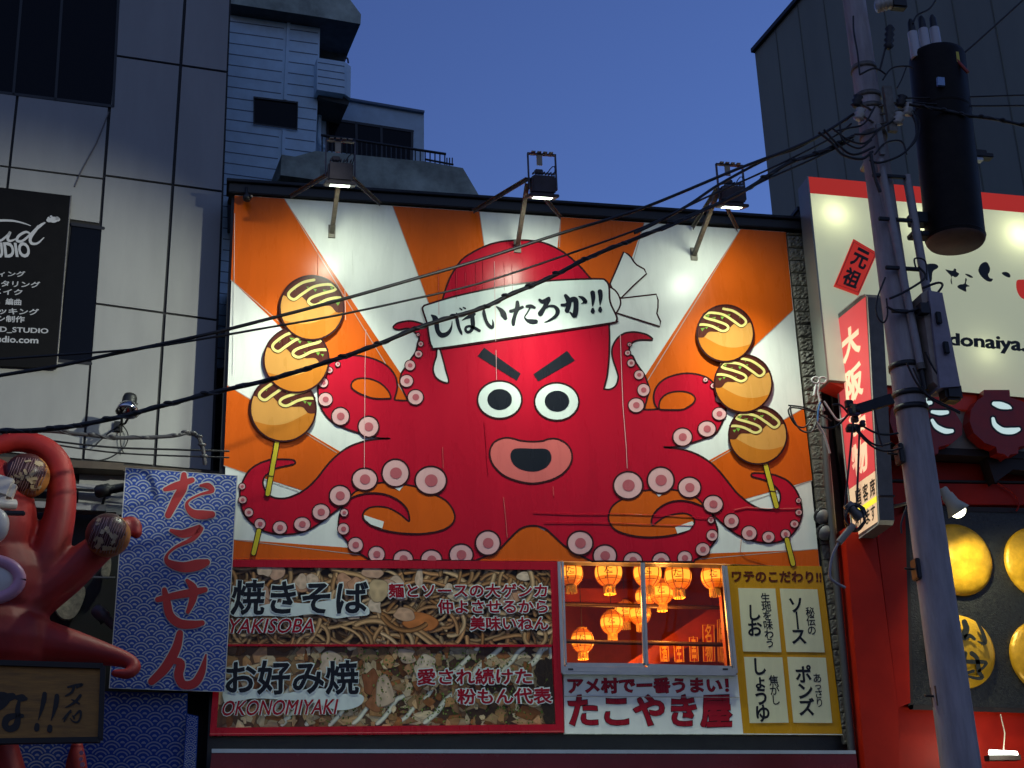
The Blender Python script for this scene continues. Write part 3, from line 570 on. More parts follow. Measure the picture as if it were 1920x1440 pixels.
for i in range(260):
    c = tone(rn.choice(FC), rn.uniform(.3, .95)); m.flake(rn.uniform(0, 1), rn.uniform(0, 1), rn.uniform(.008, .034), rn.uniform(.03, .13), (tone(c, 1.2), c, tone(c, .28)), rn, .48, rn.randint(6, 10), rn.uniform(-.9, .9), rn.uniform(-.9, .9), 1)
MC = (.66, .64, .50)
for i in range(13):
    s0 = .12+.07*i; pts = [quadpt(QO, min(1, max(0, s0+k*.020)), min(1, max(0, (.98 if i < 8 else .42)-k*.09+rn.gauss(0, .02)))) for k in range(6)]
    m.strand(cr(pts, 3), rn.uniform(8, 13), [tone(MC, .35), tone(MC, .9), tone(MC, 1.15), MC, tone(MC, .4)])
for i in range(240):
    c = tone(rn.choice(FC), rn.uniform(.5, 1.1)); m.flake(rn.choice((.2, .45, .6, .35, .75))+rn.gauss(0, .1), rn.gauss(.5, .3), rn.uniform(.005, .022), rn.uniform(.02, .10), (tone(c, 1.25), c, tone(c, .25)), rn, .55, rn.randint(5, 9), rn.uniform(-1, 1), rn.uniform(-1, 1), 1)
for sx, sy, rx, ry, c in ((.455, .45, .03, .17, (.24, .085, .035)), (.47, .68, .03, .16, (.30, .12, .05)), (.50, .58, .028, .2, (.55, .40, .27)), (.33, .2, .04, .14, (.55, .42, .3)), (.62, .25, .035, .15, (.6, .48, .34)), (.56, .12, .03, .1, (.5, .36, .24))): m.flake(sx, sy, rx, ry, (tone(c, 1.3), c, tone(c, .3)), rn, .35)
for i in range(700):
    c = rn.choice(((.10, .15, .025), (.18, .24, .06), (.05, .08, .015))); m.flake(rn.choice((.5, .62, .72, .85, .34, .9))+rn.gauss(0, .06), rn.choice((.85, .3, .7, .6, .15))+rn.gauss(0, .12), rn.uniform(.0012, .0034), rn.uniform(.006, .018), (c, c, tone(c, .6)), rn, .4, 4)
for i in range(16): m.flake(rn.uniform(.965, 1.0), rn.uniform(.1, .95), .018, .10, ((.03, .02, .015),)*2+((.06, .04, .02),), rn)
pic = m.build('pancake_print', mb)
m = MB(); cloud = cr(G8([(120, 640), (150, 712), (260, 690), (400, 716), (540, 690), (640, 690), (700, 715), (800, 715), (830, 740), (800, 780), (700, 800), (560, 760), (400, 745), (250, 740), (110, 760)]), 3, True); m.poly(cloud, V_BAND, off=.0262)
m.text('お好み焼', G8([(125, 550), (800, 545), (800, 715), (120, 715)]), V_INK, off=.0285, bold=.024, halo=V_BAND, hb=.055)
m.text('OKONOMIYAKI', G8([(105, 752), (698, 742), (696, 820), (100, 828)]), V_WORD, off=.0285, bold=.012, shear=.25, halo=V_BAND, hb=.05)
for t, q in (('愛され続けた', [(1105, 588), (1690, 585), (1692, 665), (1106, 668)]), ('粉もん代表', [(1310, 690), (1790, 685), (1795, 765), (1312, 768)])): m.text(t, G8(q), V_WORD, off=.0285, bold=.026, halo=V_BAND, hb=.085)
m.build('lettering', pic)
# ---------------------------------------------------------------- white tagline board under the window, mustard flavour board
tb = empty('tagline_board', WALL.at(1220, 1376), 'white board with bold red dumpling shop lettering under the lantern window', 'signboard')
m = MB(); m.prism(G2([(118, 755), (1160, 752), (1196, 1109), (124, 1106)]), V_WHITE, f=.012, b=-.04); m.tube([WALL.at(x, y, .016) for x, y in G2([(124, 882), (500, 884), (1172, 888)])], .004, V_SEAM, 5); m.build('panel', tb)
m = MB()
for t, q, hb in (('アメ村で一番うまい！', [(145, 772), (1102, 772), (1106, 858), (147, 862)], .0), ('たこやき屋', [(152, 880), (1122, 880), (1128, 1062), (156, 1060)], 0)):
    bo = .030 if '屋' in t else .034; m.text(t, G2(q), V_LINE, off=.0145, bold=bo+.018); m.text(t, G2(q), V_WORD, off=.016, bold=bo)
m.build('lettering', tb)
fb = empty('flavour_board', WALL.at(1480, 1376), 'mustard yellow board holding four pale cards of sauce names', 'signboard')
m = MB(); m.prism(G2([(1096, 98), (1664, 100), (1791, 1113), (1196, 1110)]), V_GOLD, f=.010, b=-.04); m.ribbon(G2([(1198, 1108), (1789, 1111)]), 1.6, V_BAND, off=.012); m.build('panel', fb)
V_BROWN = vinyl('title_brown', (.10, .018, .006))
m = MB(); m.text('ワテのこだわり!!', G2([(1127, 130), (1662, 135), (1664, 198), (1130, 192)]), V_BROWN, off=.013, bold=.035); m.build('lettering', fb)
for q, big, small in (([(1165, 232), (1388, 235), (1425, 617), (1195, 612)], ('しお', [(1218, 332), (1295, 332), (1308, 520), (1224, 520)], None), ('生地を味わう', [(1300, 264), (1352, 264), (1384, 588), (1332, 588)])),
                      ([(1415, 235), (1640, 240), (1685, 618), (1455, 615)], ('ソ｜ス', [(1466, 285), (1548, 285), (1576, 568), (1488, 568)], None), ('秘伝の', [(1570, 348), (1618, 348), (1634, 512), (1584, 512)])),
                      ([(1200, 645), (1430, 648), (1468, 1040), (1235, 1042)], ('しょうゆ', [(1245, 652), (1328, 652), (1358, 1032), (1272, 1032)], [1, .8, 1, 1]), ('焦がし', [(1348, 758), (1402, 758), (1418, 932), (1366, 932)])),
                      ([(1460, 645), (1690, 650), (1730, 1042), (1497, 1040)], ('ポンズ', [(1508, 700), (1598, 700), (1624, 996), (1534, 996)], None), ('あっさり', [(1612, 745), (1662, 745), (1678, 946), (1632, 946)]))):
    m = MB(); m.prism(G2(q), V_CARD, f=.0165, b=.011); cd_ = m.build('card', fb)
    m = MB(); m.vtext(big[0], G2(big[1]), V_INK, off=.018, bold=.028, sizes=big[2]); m.vtext(small[0], G2(small[1]), V_INK, off=.018, bold=.014, sizes=[.8 if ch == 'っ' else 1 for ch in small[0]]); m.build('lettering', cd_)
# ---------------------------------------------------------------- awning box over the ground floor
AW = mat('awning_maroon', (.30, .008, .016), .25, noise=.25, nscale=1.5, bump=.25, bscale=3); aw = empty('shop_awning', (3.7, -.3, 3.2), 'glossy maroon awning box with a white top edge under the signboards', 'awning')
pa = Plane((0, -.55, 0)); m = MB(); m.prism([(397, 1412), (1605, 1414), (1630, 1640), (372, 1640)], AW, pa, 0, -.5); m.build('valance', aw)
m = MB(); m.prism([(397, 1404), (1604, 1407), (1605, 1413.5), (397, 1411.5)], V_BAND, pa, .012, -.5); m.build('trim', aw)
# ---------------------------------------------------------------- floodlights over the billboard
M_LENS = mat('lamp_lens', (.9, .95, .85), .3, emit=14, ecol=(.86, 1.0, .80)); M_STEEL = mat('bracket_steel', (.16, .145, .12), .5, .4, noise=.45, nscale=14); M_HOUS = mat('lamp_housing', (.10, .092, .11), .45, .3, noise=.3); M_PALE = mat('pale_plate', (.40, .34, .24), .6, noise=.3); M_CABLE = mat('cable_black', (.012, .012, .013), .5)
def flood(px, arms, strut, lab, side):
    L = at(*px, -1.1); t = empty('floodlight', L, lab, 'floodlight', 'floodlights over the billboard')
    aim = (Vector((L.x, 0, 7.35))-L).normalized(); X = Vector((1, 0, 0)); Y = aim.cross(X).normalized()   # Y points up and away from the wall
    m = MB(); c = L-aim*.14
    m.box(c-aim*.01, (.15, .10, .11), M_HOUS, rot=(X, Y, aim), bev=.02); m.box(L-aim*.012, (.185, .135, .02), M_HOUS, rot=(X, Y, aim), bev=.008)
    for k in range(7): m.box(c-aim*.155+X*(-.12+.04*k), (.006, .085, .012), M_HOUS, rot=(X, Y, aim))
    m.box(c-aim*.17+X*(-.06), (.05, .04, .03), M_HOUS, rot=(X, Y, aim), bev=.01); m.build('housing', t)
    m = MB(); m.box(L+aim*.0105, (.115, .07, .002), M_LENS, rot=(X, Y, aim)); m.build('lens', t)
    up = Vector((0, 0, 1)); m = MB(); b0 = c+X*(-.2*side)*0
    for s_ in (-1, 1): m.box(c+X*.175*s_+up*.20, (.008, .022, .25), M_HOUS, bev=.003)
    m.box(c+up*.445, (.183, .022, .008), M_HOUS)
    m.build('yoke', t)
    m = MB()
    for k in (-.11, -.035, .04, .115): m.box(c+up*.457+X*k, (.025, .05, .006), M_PALE)
    m.box(c+up*.37+X*(-.03), (.035, .008, .08), M_PALE); m.build('mount_plate', t)
    m = MB(); hub = c+up*.10+X*(-.19 if side else 0)
    m.tube([c+X*.15+up*.1+X*.05*math.sin(a)+up*.19*math.cos(a)*1.0+Vector((-.07*(1-math.cos(a)), 0, 0)) for a in [q*.45-1.2 for q in range(11)]], .007, M_CABLE, 6); m.build('cable', t)
    for q in arms:
        a = WALL.at(*q, .05); m = MB(); d = (hub-a); n_ = d.normalized(); yv = n_.cross(Vector((0, 0, 1))).normalized()
        m.box((a+hub)/2, (d.length/2, .028, .004), M_STEEL, rot=(n_, yv, n_.cross(yv))); m.box((a+hub)/2+n_.cross(yv)*.024, (d.length/2, .004, .024), M_STEEL, rot=(n_, yv, n_.cross(yv))); m.build('arm', t)
    a = WALL.at(*strut, .0); m = MB(); e = hub-up*.08; d = e-a; n_ = d.normalized(); yv = n_.cross(Vector((1, 0, 0))).normalized()
    m.box((a+e)/2, (d.length/2, .004, .026), M_STEEL, rot=(n_, yv, n_.cross(yv))); m.box((a+e)/2+yv*.02+n_.cross(yv)*.024, (d.length/2, .022, .004), M_STEEL, rot=(n_, yv, n_.cross(yv)))
    m.box(a+Vector((0, -.01, .04)), (.045, .012, .09), M_STEEL); m.build('strut', t)
    for en, ang, tgt, soft in FL_SPOTS:
        l = bpy.data.lights.new('floodlight_beam', 'SPOT'); l.energy = en/EXP; l.color = (.90, 1.0, .80); l.spot_size = R(ang); l.spot_blend = 1; l.shadow_soft_size = soft
        o = bpy.data.objects.new('floodlight_beam', l); COL.objects.link(o); o.location = L+aim*.03; o.rotation_euler = (R(36), 0, 0) if tgt is None else (Vector((L.x+(L.x-3.7)*.35, 0, tgt))-L).to_track_quat('-Z', 'Y').to_euler()
FL_SPOTS = ((118, 176, None, .14), (700, 98, 2.6, .14))
flood((637, 347), ((545, 366), (712, 380)), (622, 440), 'left floodlight on bracket arms at the top of the octopus billboard', 0)
flood((1017, 370), ((888, 394), (1050, 405)), (970, 468), 'middle floodlight on bracket arms above the octopus head', 1)
flood((1372, 388), ((1299, 425), (1382, 428)), (1301, 482), 'right floodlight on bracket arms crossed by the overhead cables', 1)
# small dome camera in the top left corner of the sign
m = MB(); c = WALL.at(463, 371, .12); m.tube([WALL.at(462, 352, .05), c], .02, M_BLACK); m.ball(c, .055, M_BLACK, 14); k = c+Vector((.055, -.05, .0)); m.tube([c, k], .022, M_BLACK); m.tube([k, k+Vector((.006, -.006, 0))], .016, M_PALE)
tag(m.build('security_camera'), 'small black dome camera at the top left corner of the billboard', 'camera')
# ---------------------------------------------------------------- left office block with metal cladding
LB = Plane(LBp := at(425, 500, .55), ANG)
M_PANEL = mat('cladding', (.30, .305, .30), .38, .0, spec=.35, noise=.13, nscale=1.3, bump=.04, bscale=1.5, stretch=(1.6, 1.6, .35)); M_JOINT = mat('joint_black', (.006, .006, .008), .6); M_DGLASS = mat('dark_glass', (.004, .005, .009), .15, spec=.12); M_DFRAME = mat('window_frame_black', (.01, .01, .012), .4)
lb = empty('office_block', LB.at(200, 1500), 'grey metal clad office block with black windows left of the billboard', 'building')
m = MB(); m.prism([(-420, -260), (447, -160), (433, 0), (400, 860), (385, 1600), (-420, 1600)], M_JOINT, LB, -.03, -2.4); m.build('wall', lb)
v1 = lambda y: 347-(y/870)*57; v2 = lambda y: 222-y*.085 if y < 200 else 205-(y-200)*.075; ve = lambda y: 433-y*.0405; v0 = lambda y: 36-(y-150)*.11
h1 = lambda x: 105+(x-222)*.147; h2 = lambda x: 330+(x-205)*.137; h3 = lambda x: 570+(x-185)*.136; h4 = lambda x: 862+(x-160)*.09; hm = lambda x: -140+(x-222)*.16
def panel(l, r_, t, b_, g=3.2):
    q = []
    for (vx, sx), (hx, sy) in (((l, 1), (t, 1)), ((r_, -1), (t, 1)), ((r_, -1), (b_, -1)), ((l, 1), (b_, -1))):
        y = 400
        for _ in range(6): x = vx(y)+sx*g; y = hx(x)+sy*g*.7
        q.append((x, y))
    m.prism(q, M_PANEL, LB, 0, -.028)
m = MB()
for l, r_ in ((v2, v1), (v1, ve)):
    for t, b_ in ((hm, h1), (h1, h2), (h2, h3), (h3, h4)): panel(l, r_, t, b_, 3 if r_ is v1 else 3)
hw = lambda x: 174+(x-0)*.13; h2l = lambda x: 311+(x)*.125; hs = lambda x: 356+x*.1; vl = lambda y: -260; vw = lambda y: 133-(y-367)*.085
panel(vl, v0, hw, h2l, 2.6); panel(v0, v2, hw, h2l, 2.6); panel(v0, v2, h2l, lambda x: 412+(x-130)*.14, 2.6); panel(vl, v0, h2l, hs, 2.6)
hlow = lambda x: 676+(x-105)*.09; panel(vl, lambda y: 160-(y-800)*.08, hlow, h4, 2.0)
m.build('cladding', lb)
m = MB()
for x0, x1, y0, y1 in ((150, 222, 866, 960), (222, 285, 872, 965), (290, 392, 877, 980)): m.prism([(x0, y0), (x1, y0+5), (x1-3, y1), (x0-4, y1)], M_PANEL, LB, -.005, -.028)
m.build('lower_cladding', lb)
m = MB(); m.prism([(-300, -180), (236, -100), (219, 0), (212, 200), (0, 173), (-300, 136)], M_DGLASS, LB, -.01, -.029)
for a, b_ in (((45, -60), (25, 176)), ((222, 0), (212, 199)), ((-300, 136), (212, 199)), ((120, -60), (104, 187))): m.ribbon([a, b_], 5, M_DFRAME, LB, .004)
m.build('upper_window', lb)
m = MB(); m.prism([(136, 420), (194, 428), (170, 682), (108, 676)], M_DGLASS, LB, -.012, -.029); m.ribbon([(136, 420), (194, 428)], 6, M_DFRAME, LB, .004); m.ribbon([(108, 676), (170, 682)], 6, M_DFRAME, LB, .004); m.build('lower_window', lb)
m = MB(); m.tube([LB.at(x, y, .01) for x, y in ((204, 210), (180, 270), (152, 322), (140, 350))], .008, mat('rust_run', (.13, .12, .12), .7), 5); m.build('stain_run', lb)
# black studio sign on the office block
BS = mat('studio_black', (.005, .005, .006), .6, spec=.12, noise=.3); WT = mat('studio_letter', (.42, .43, .46), .6); st = empty('studio_sign', LB.at(60, 690, .06), 'black hanging studio sign with white script lettering and a list of services', 'signboard')
m = MB(); qs = [(-170, 331), (132, 367), (105, 691), (-190, 676)]; m.prism(qs, BS, LB, .07, .03); m.build('panel', st)
m = MB(); m.tube([LB.at(133, 367, .065), LB.at(106, 691, .065)], .012, M_GALV, 6); m.build('edge_tube', st)
m = MB(); n_ = [0]
def stw(pts, w=None): n_[0] += 1; m.ribbon(cr(C(0, 380, 3.131, pts), 5), w or 1, WT, LB, .0725+.0003*n_[0])
stw([(-120, 150, 10), (-40, 110, 14), (60, 105, 12), (130, 118, 8), (180, 135, 4)]); stw([(-60, 210, 8), (-20, 175, 16), (-25, 215, 16), (5, 222, 14), (45, 190, 12), (60, 172, 15), (45, 210, 16), (60, 225, 14), (95, 212, 6)])
stw([(175, 180, 8), (150, 172, 14), (110, 195, 16), (100, 222, 16), (130, 225, 14), (175, 190, 14), (230, 140, 18), (262, 118, 10)]); stw([(225, 140, 16), (180, 205, 18), (185, 238, 16), (220, 238, 12), (258, 205, 5)])
for x, y, r in ((315, 100, 22), (335, 98, 16), (290, 102, 16), (300, 80, 7), (285, 88, 6), (335, 92, 12)): m.poly(ell(*C(0, 380, 3.131, [(x, y)])[0], r/3.131*1.15, r/3.131*.8, 20), WT, LB, .078+.0002*x/100)
P4 = lambda p: C(0, 380, 3.131, p)
m.text('STUDIO', P4([(-130, 232), (166, 236), (178, 318), (-125, 322)]), WT, LB, .0728, bold=.035)
for t, q in (('コーディング', [(-170, 398), (148, 403), (145, 436), (-172, 428)]), ('マスタリング', [(-110, 452), (236, 465), (232, 500), (-112, 488)]), ('リメイク', [(-95, 502), (132, 510), (128, 542), (-97, 536)]), ('作詞．編曲', [(-110, 555), (126, 566), (122, 602), (-112, 592)]), ('ライブブッキング', [(-250, 605), (228, 624), (224, 660), (-252, 646)]), ('チラシ制作', [(-130, 655), (146, 668), (142, 704), (-132, 694)]), ('@LOUD_STUDIO', [(-180, 718), (284, 738), (281, 775), (-182, 760)]), ('loudstudio.com', [(-190, 775), (226, 790), (222, 826), (-192, 812)])): m.text(t, P4(q), WT, LB, .0728, bold=.022)
m.build('lettering', st)
# spotlight fixed to the cladding
sp_ = empty('wall_spotlight', LB.at(238, 790, .1), 'small black spotlight with chrome reflector on the grey cladding', 'spotlight')
CH = mat('chrome', (.6, .6, .62), .12, 1.0); M_CABLEG = mat('cable_grey', (.06, .06, .065), .5)
a = LB.at(244, 745, .55); b_ = LB.at(238, 775, .60); ax = (b_-a).normalized(); m = MB()
m.lathe(a, [(.0, -.03), (.075, -.02), (.085, .02), (.085, .10)], M_BLACK, ax); m.build('body', sp_)
m = MB(); m.lathe(a, [(.086, .10), (.12, .16), (.135, .22), (.12, .215), (.02, .14)], CH, ax); m.build('reflector', sp_)
m = MB(); m.tube([a+ax*.08+Vector((.09, 0, 0)), b_+Vector((-.01, 0, -.12)), LB.at(222, 800, .02)], .014, M_BLACK); m.tube([a+ax*.08+Vector((-.09, 0, 0)), b_+Vector((-.05, 0, -.12)), LB.at(222, 800, .02)], .014, M_BLACK); m.box(LB.at(222, 800, .02), (.05, .03, .06), M_BLACK); m.build('bracket', sp_)
for pts in (((226, 795), (200, 815), (176, 838)), ((226, 795), (226, 830), (232, 850)), ((228, 795), (240, 815), (232, 840), (200, 860), (150, 868))):
    m = MB(); m.tube(cr([tuple(LB.at(x, y, .05)) for x, y in pts], 5), .008, M_CABLE, 5); m.build('lead', sp_)
# ---------------------------------------------------------------- blue clapboard house behind
CH_P = Plane(at(500, 200, 3.2), ANG)
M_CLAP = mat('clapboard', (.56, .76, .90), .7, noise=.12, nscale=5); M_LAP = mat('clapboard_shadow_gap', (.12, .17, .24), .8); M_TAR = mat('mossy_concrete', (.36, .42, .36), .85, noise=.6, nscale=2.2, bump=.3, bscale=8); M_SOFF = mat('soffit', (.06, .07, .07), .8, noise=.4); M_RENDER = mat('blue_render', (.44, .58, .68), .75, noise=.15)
hs_ = empty('clapboard_house', CH_P.at(520, 420), 'tall pale blue clapboard house with a mossy roof edge and railed balcony', 'building')
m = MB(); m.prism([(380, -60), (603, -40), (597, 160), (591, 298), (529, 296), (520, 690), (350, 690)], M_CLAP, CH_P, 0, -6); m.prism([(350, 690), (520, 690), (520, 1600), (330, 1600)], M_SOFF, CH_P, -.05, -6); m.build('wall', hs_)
m = MB()
for i in range(33):
    y = 18+i*20.5; x0, x1 = (418+max(0, (200-y))*.05 if y < 470 else 380), 597-(y/300)*6 if y < 240 else (590 if y < 275 else 528)
    for xa, xb in ((x0, 534-y*.045), (541-y*.045, x1)):
        if xb-xa > 5:
            f = lambda x: y+(x-430)*.135; m.prism([(xa, f(xa)), (xb, f(xb)), (xb, f(xb)+1.6), (xa, f(xa)+1.6)], M_LAP, CH_P, .004, -.002)
m.build('lap_joints', hs_)
for c_ in ([(539, 28), (545, 28), (538, 187), (532, 186)], [(530, 243), (536, 244), (534, 290), (528, 290)]): m = MB(); m.prism(c_, M_CLAP, CH_P, .03, -.002); m.build('cover_strip', hs_)
m = MB(); m.prism([(476, 182), (558, 192), (557, 243), (476, 232)], M_DGLASS, CH_P, .006, -.002); m.ribbon([(476, 182), (558, 192), (557, 243), (476, 232)], 3.5, M_DFRAME, CH_P, .03, closed=True); m.build('window', hs_)
m = MB(); m.prism([(433, -80), (640, -60), (654, -4), (677, 27), (676, 45), (600, 32), (430, 6)], M_TAR, CH_P, .30, -3.5, M_SOFF); m.build('roof', hs_)
m = MB(); m.prism([(597, 36), (672, 46), (647, 116), (597, 108)], M_SOFF, CH_P, -.6, -3); m.build('loggia', hs_)
m = MB(); m.prism([(595, 108), (646, 116), (646, 176), (594, 168)], M_CLAP, CH_P, .25, -1.5); m.prism([(646, 116), (658, 125), (657, 184), (646, 176)], M_CLAP, CH_P, .18, -1.5)
for i in range(4): y = 122+i*13; m.prism([(596, y-6), (646, y+1.5), (646, y+3), (596, y-4.5)], M_LAP, CH_P, .254, .245)
m.prism([(594, 169), (646, 177), (657, 186), (653, 197), (620, 190), (598, 184)], M_SOFF, CH_P, .1, -1.4); m.build('balcony', hs_)
m = MB(); m.tube(cr([tuple(CH_P.at(x, y, .2)) for x, y in ((644, 112), (651, 109), (653, 118))], 4), .015, M_BLACK, 6); m.build('balcony_hook', hs_)
AN = Plane(CH_P.p0-CH_P.n*.5, ANG); m = MB(); m.prism([(590, 160), (660, 186), (795, 209), (795, 330), (590, 300)], M_RENDER, AN, 0, -4); m.build('annex_wall', hs_)
m = MB(); m.prism([(655, 183), (796, 207), (796, 211), (655, 187)], M_LAP, AN, .06, -4.02); m.build('annex_coping', hs_)
m = MB(); m.prism([(614, 222), (774, 246), (773, 305), (614, 282)], M_DGLASS, AN, .006, -.01)
for a, b_ in (((614, 222), (774, 246)), ((614, 222), (614, 282)), ((668, 230), (669, 290)), ((715, 238), (716, 297)), ((773, 246), (772, 302))): m.ribbon([a, b_], 4.5, M_DFRAME, AN, .02)
m.build('annex_window', hs_)
m = MB(); m.tube(cr([tuple(AN.at(x, y, .12)) for x, y in ((601, 180), (598, 255), (602, 272), (612, 277))], 5), .035, M_CLAP, 8); m.build('downpipe', hs_)
BP = Plane(CH_P.p0+CH_P.n*.5, ANG); m = MB(); ry = lambda x: 253+(x-600)*.152
for o, r_ in ((0, .022), (44, .016)): m.tube([BP.at(602, ry(602)+o), BP.at(836, ry(836)+o*.6)], r_, M_BLACK, 6)
for i in range(26): x = 604+i*9.2; m.tube([BP.at(x, ry(x)), BP.at(x, ry(x)+44-(x-600)*.07)], .011, M_BLACK, 5)
for x in (838, 843, 848): m.tube([BP.at(x, 310), BP.at(x, 296)], .01, M_BLACK, 5)
m.tube([BP.at(798, 299), BP.at(850, 309)], .018, M_BLACK, 5); m.build('railing', hs_)
m = MB(); m.prism([(592, 283), (800, 303), (868, 315), (898, 366), (900, 395), (520, 350), (529, 300)], M_TAR, BP, .05, -3); m.build('balcony_apron', hs_)
m = MB(); m.prism([(528, 290), (600, 300), (600, 338), (526, 328)], M_TAR, CH_P, .75, -.1); m.build('ledge', hs_)
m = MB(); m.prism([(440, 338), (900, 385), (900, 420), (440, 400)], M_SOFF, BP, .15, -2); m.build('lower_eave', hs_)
# ---------------------------------------------------------------- tall grey block on the right
n0 = at(1995, 300, .9); GP = Plane(n0, ANG-math.pi/2)
M_GREY = mat('grey_cladding', (.22, .26, .20), .7, noise=.18, nscale=.7, stretch=(1, 1, .25)); gb = empty('grey_block', GP.at(1600, 1000), 'tall dark grey windowless block rising behind the red restaurant', 'building')
m = MB(); pf = GP.at(1415, 97); pe = GP.at(1430, 1000); pn = GP.at(1995, 300); zt = pf.z
d = (pn-pf); d.z = 0; d.normalize(); A0 = Vector((pf.x, pf.y, 0)); B0 = A0+d*((pn-pf).to_2d().length); q = Vector((-d.y, d.x, 0)); 
if q.x < 0: q = -q
cs = [A0, B0, B0+q*9, A0+q*9]; vs = [Vector((c.x, c.y, z)) for z in (0, zt) for c in cs]; m.add(vs, [[0, 1, 5, 4], [1, 2, 6, 5], [2, 3, 7, 6], [3, 0, 4, 7], [4, 5, 6, 7]], M_GREY); m.build('wall', gb)
m = MB(); ln = (B0-A0).length
for i in range(1, 9): c = A0+d*(ln*i/9)-q*.003; m.box((c.x, c.y, zt/2), (.012, .01, zt/2-.05), mat('panel_seam', (.13, .15, .12), .8), rot=(d, q, Vector((0, 0, 1))))
m.build('seams', gb)
m = MB(); c = (A0+B0)/2; m.box((c.x, c.y, zt+.03), (ln/2+.03, .08, .05), M_DARKMETAL, rot=(d, q, Vector((0, 0, 1)))); m.build('coping', gb)
# ---------------------------------------------------------------- street
m = MB(); m.add([(-60, -60, 0), (60, -60, 0), (60, 60, 0), (-60, 60, 0)], [[0, 1, 2, 3]], mat('asphalt', (.05, .05, .052), .8, noise=.3, nscale=3, bump=.2)); tag(m.build('road'), kind='structure')
m = MB(); boxw(m, -14, 24, -2.2, .04, .004, .13, mat('pavement', (.16, .155, .15), .85, noise=.25)); tag(m.build('pavement'), kind='structure')
# ---------------------------------------------------------------- street lamp on the near pavement: it lights the left facades from the right
slp = empty('street_lamp', (7.6, -9.6, 0), 'tall grey street lamp with a lit flat head on the near pavement', 'street lamp')
m = MB(); m.tube([(7.6, -9.6, 0), (7.6, -9.6, 4), (7.6, -9.6, 9.75)], [.09, .075, .05], M_GALV, 12); m.box((7.6, -9.6, .15), (.14, .14, .15), M_DARKMETAL, bev=.02); m.build('post', slp)
m = MB(); m.tube(cr([(7.6, -9.6, 9.7), (7.45, -9.45, 9.85), (7.1, -9.1, 9.9)], 5), .035, M_GALV, 8); m.build('arm', slp)
m = MB(); m.box((6.95, -8.95, 9.86), (.26, .13, .05), M_HOUS, rot=(Vector((-.707, .707, 0)), Vector((.707, .707, 0)), Vector((0, 0, 1))), bev=.03); m.build('head', slp)
m = MB(); m.box((6.93, -8.93, 9.807), (.2, .09, .004), mat('street_lens', (.9, .9, .85), .3, emit=8, ecol=(1, .97, .80)), rot=(Vector((-.707, .707, 0)), Vector((.707, .707, 0)), Vector((0, 0, 1)))); m.build('lens', slp)
l = bpy.data.lights.new('street_lamp_beam', 'SPOT'); l.energy = STREET_E/EXP; l.color = (.98, 1.0, .84); l.spot_size = R(30); l.spot_blend = .85; l.shadow_soft_size = .10
o = bpy.data.objects.new('street_lamp_beam', l); COL.objects.link(o); o.location = (6.9, -8.9, 9.78); o.rotation_euler = (Vector((-2.7, .3, 8.3))-o.location).to_track_quat('-Z', 'Y').to_euler()
# ---------------------------------------------------------------- wave pattern banners
B_BLUE = mat('banner_blue', (.004, .045, .30), .75, noise=.15, nscale=8, bump=.05, bscale=200); B_WAVE = mat('banner_wave', (.27, .31, .40), .75); B_RED = mat('banner_red', (.32, .006, .012), .7); B_HALO = mat('banner_halo', (.40, .41, .44), .75)
def waves(m, q, cols, pl, off, poly=None, rows=None):
    """seigaiha: overlapping discs, each hidden by those of the rows in front"""
    W_ = math.hypot(q[1][0]-q[0][0], q[1][1]-q[0][1]); H_ = math.hypot(q[3][0]-q[0][0], q[3][1]-q[0][1]); Rr = W_/cols/2; st = Rr*.70; nr = int(H_/st)+3
    px = lambda x, y: quadpt(q, x/W_, y/H_)
    for j in range(nr):
        for i in range(-1, cols+1):
            cx = (2*i+1+(j % 2))*Rr; cy = j*st
            for r0, r1 in ((.81, .95), (.50, .63), (.0, .22)):
                n = 22; ok = []
                for k in range(n+1):
                    a = math.pi+math.pi*k/n; rm_ = (r0+r1)/2*Rr; x, y = cx+rm_*math.cos(a), cy+rm_*math.sin(a)
                    hid = any(math.hypot(x-ox, y-oy) < Rr*1.0 for ox, oy in ((cx-Rr, cy+st), (cx+Rr, cy+st), (cx, cy+2*st)))
                    ok.append(not hid and 1 < x < W_-1 and 1 < y < H_-1)
                for k in range(n):
                    if ok[k] and ok[k+1]:
                        a, b_ = math.pi+math.pi*k/n, math.pi+math.pi*(k+1)/n; f0, f1 = r0*Rr, r1*Rr
                        pts = [(cx+f*math.cos(t), cy+f*math.sin(t)) for f, t in ((f0, a), (f1, a), (f1, b_), (f0, b_))]
                        if all(-.5 < x < W_+.5 and -.5 < y < H_+.5 for x, y in pts): m.add([pl.at(*px(*p), off) for p in pts], [[0, 1, 2, 3]], B_WAVE)
bn = empty('wave_banner', LB.at(320, 1290, .75), 'tall blue banner of white wave scales with four red brush letters', 'banner')
QB = [(236, 877), (445, 892), (421, 1297), (205, 1290)]
m = MB(); m.prism(QB, B_BLUE, LB, .75, .72, B_HALO); waves(m, QB, 6, LB, .752); m.ribbon(QB, 2, B_HALO, LB, .7525, closed=True); m.build('cloth', bn)
m = MB(); bz[0] = 0
def b5(*pts):
    bz[0] += 1; p = [(x, y, w*1.25) for x, y, w in pts]; h = [(x, y, w*1.25+9) for x, y, w in pts]
    m.ribbon(cr(C(0, 780, 2.18, h), 5), 1, B_HALO, LB, .754+.0001*bz[0]); m.ribbon(cr(C(0, 780, 2.18, p), 5), 1, B_RED, LB, .758+.0002*bz[0])
b5((675, 300, 14), (720, 285, 24), (785, 262, 18)); b5((752, 240, 18), (748, 290, 30), (718, 345, 28), (688, 405, 22)); b5((820, 284, 8), (850, 285, 20), (868, 306, 14), (820, 320, 8), (772, 345, 8), (765, 370, 14), (790, 398, 26), (830, 404, 30), (866, 402, 22))
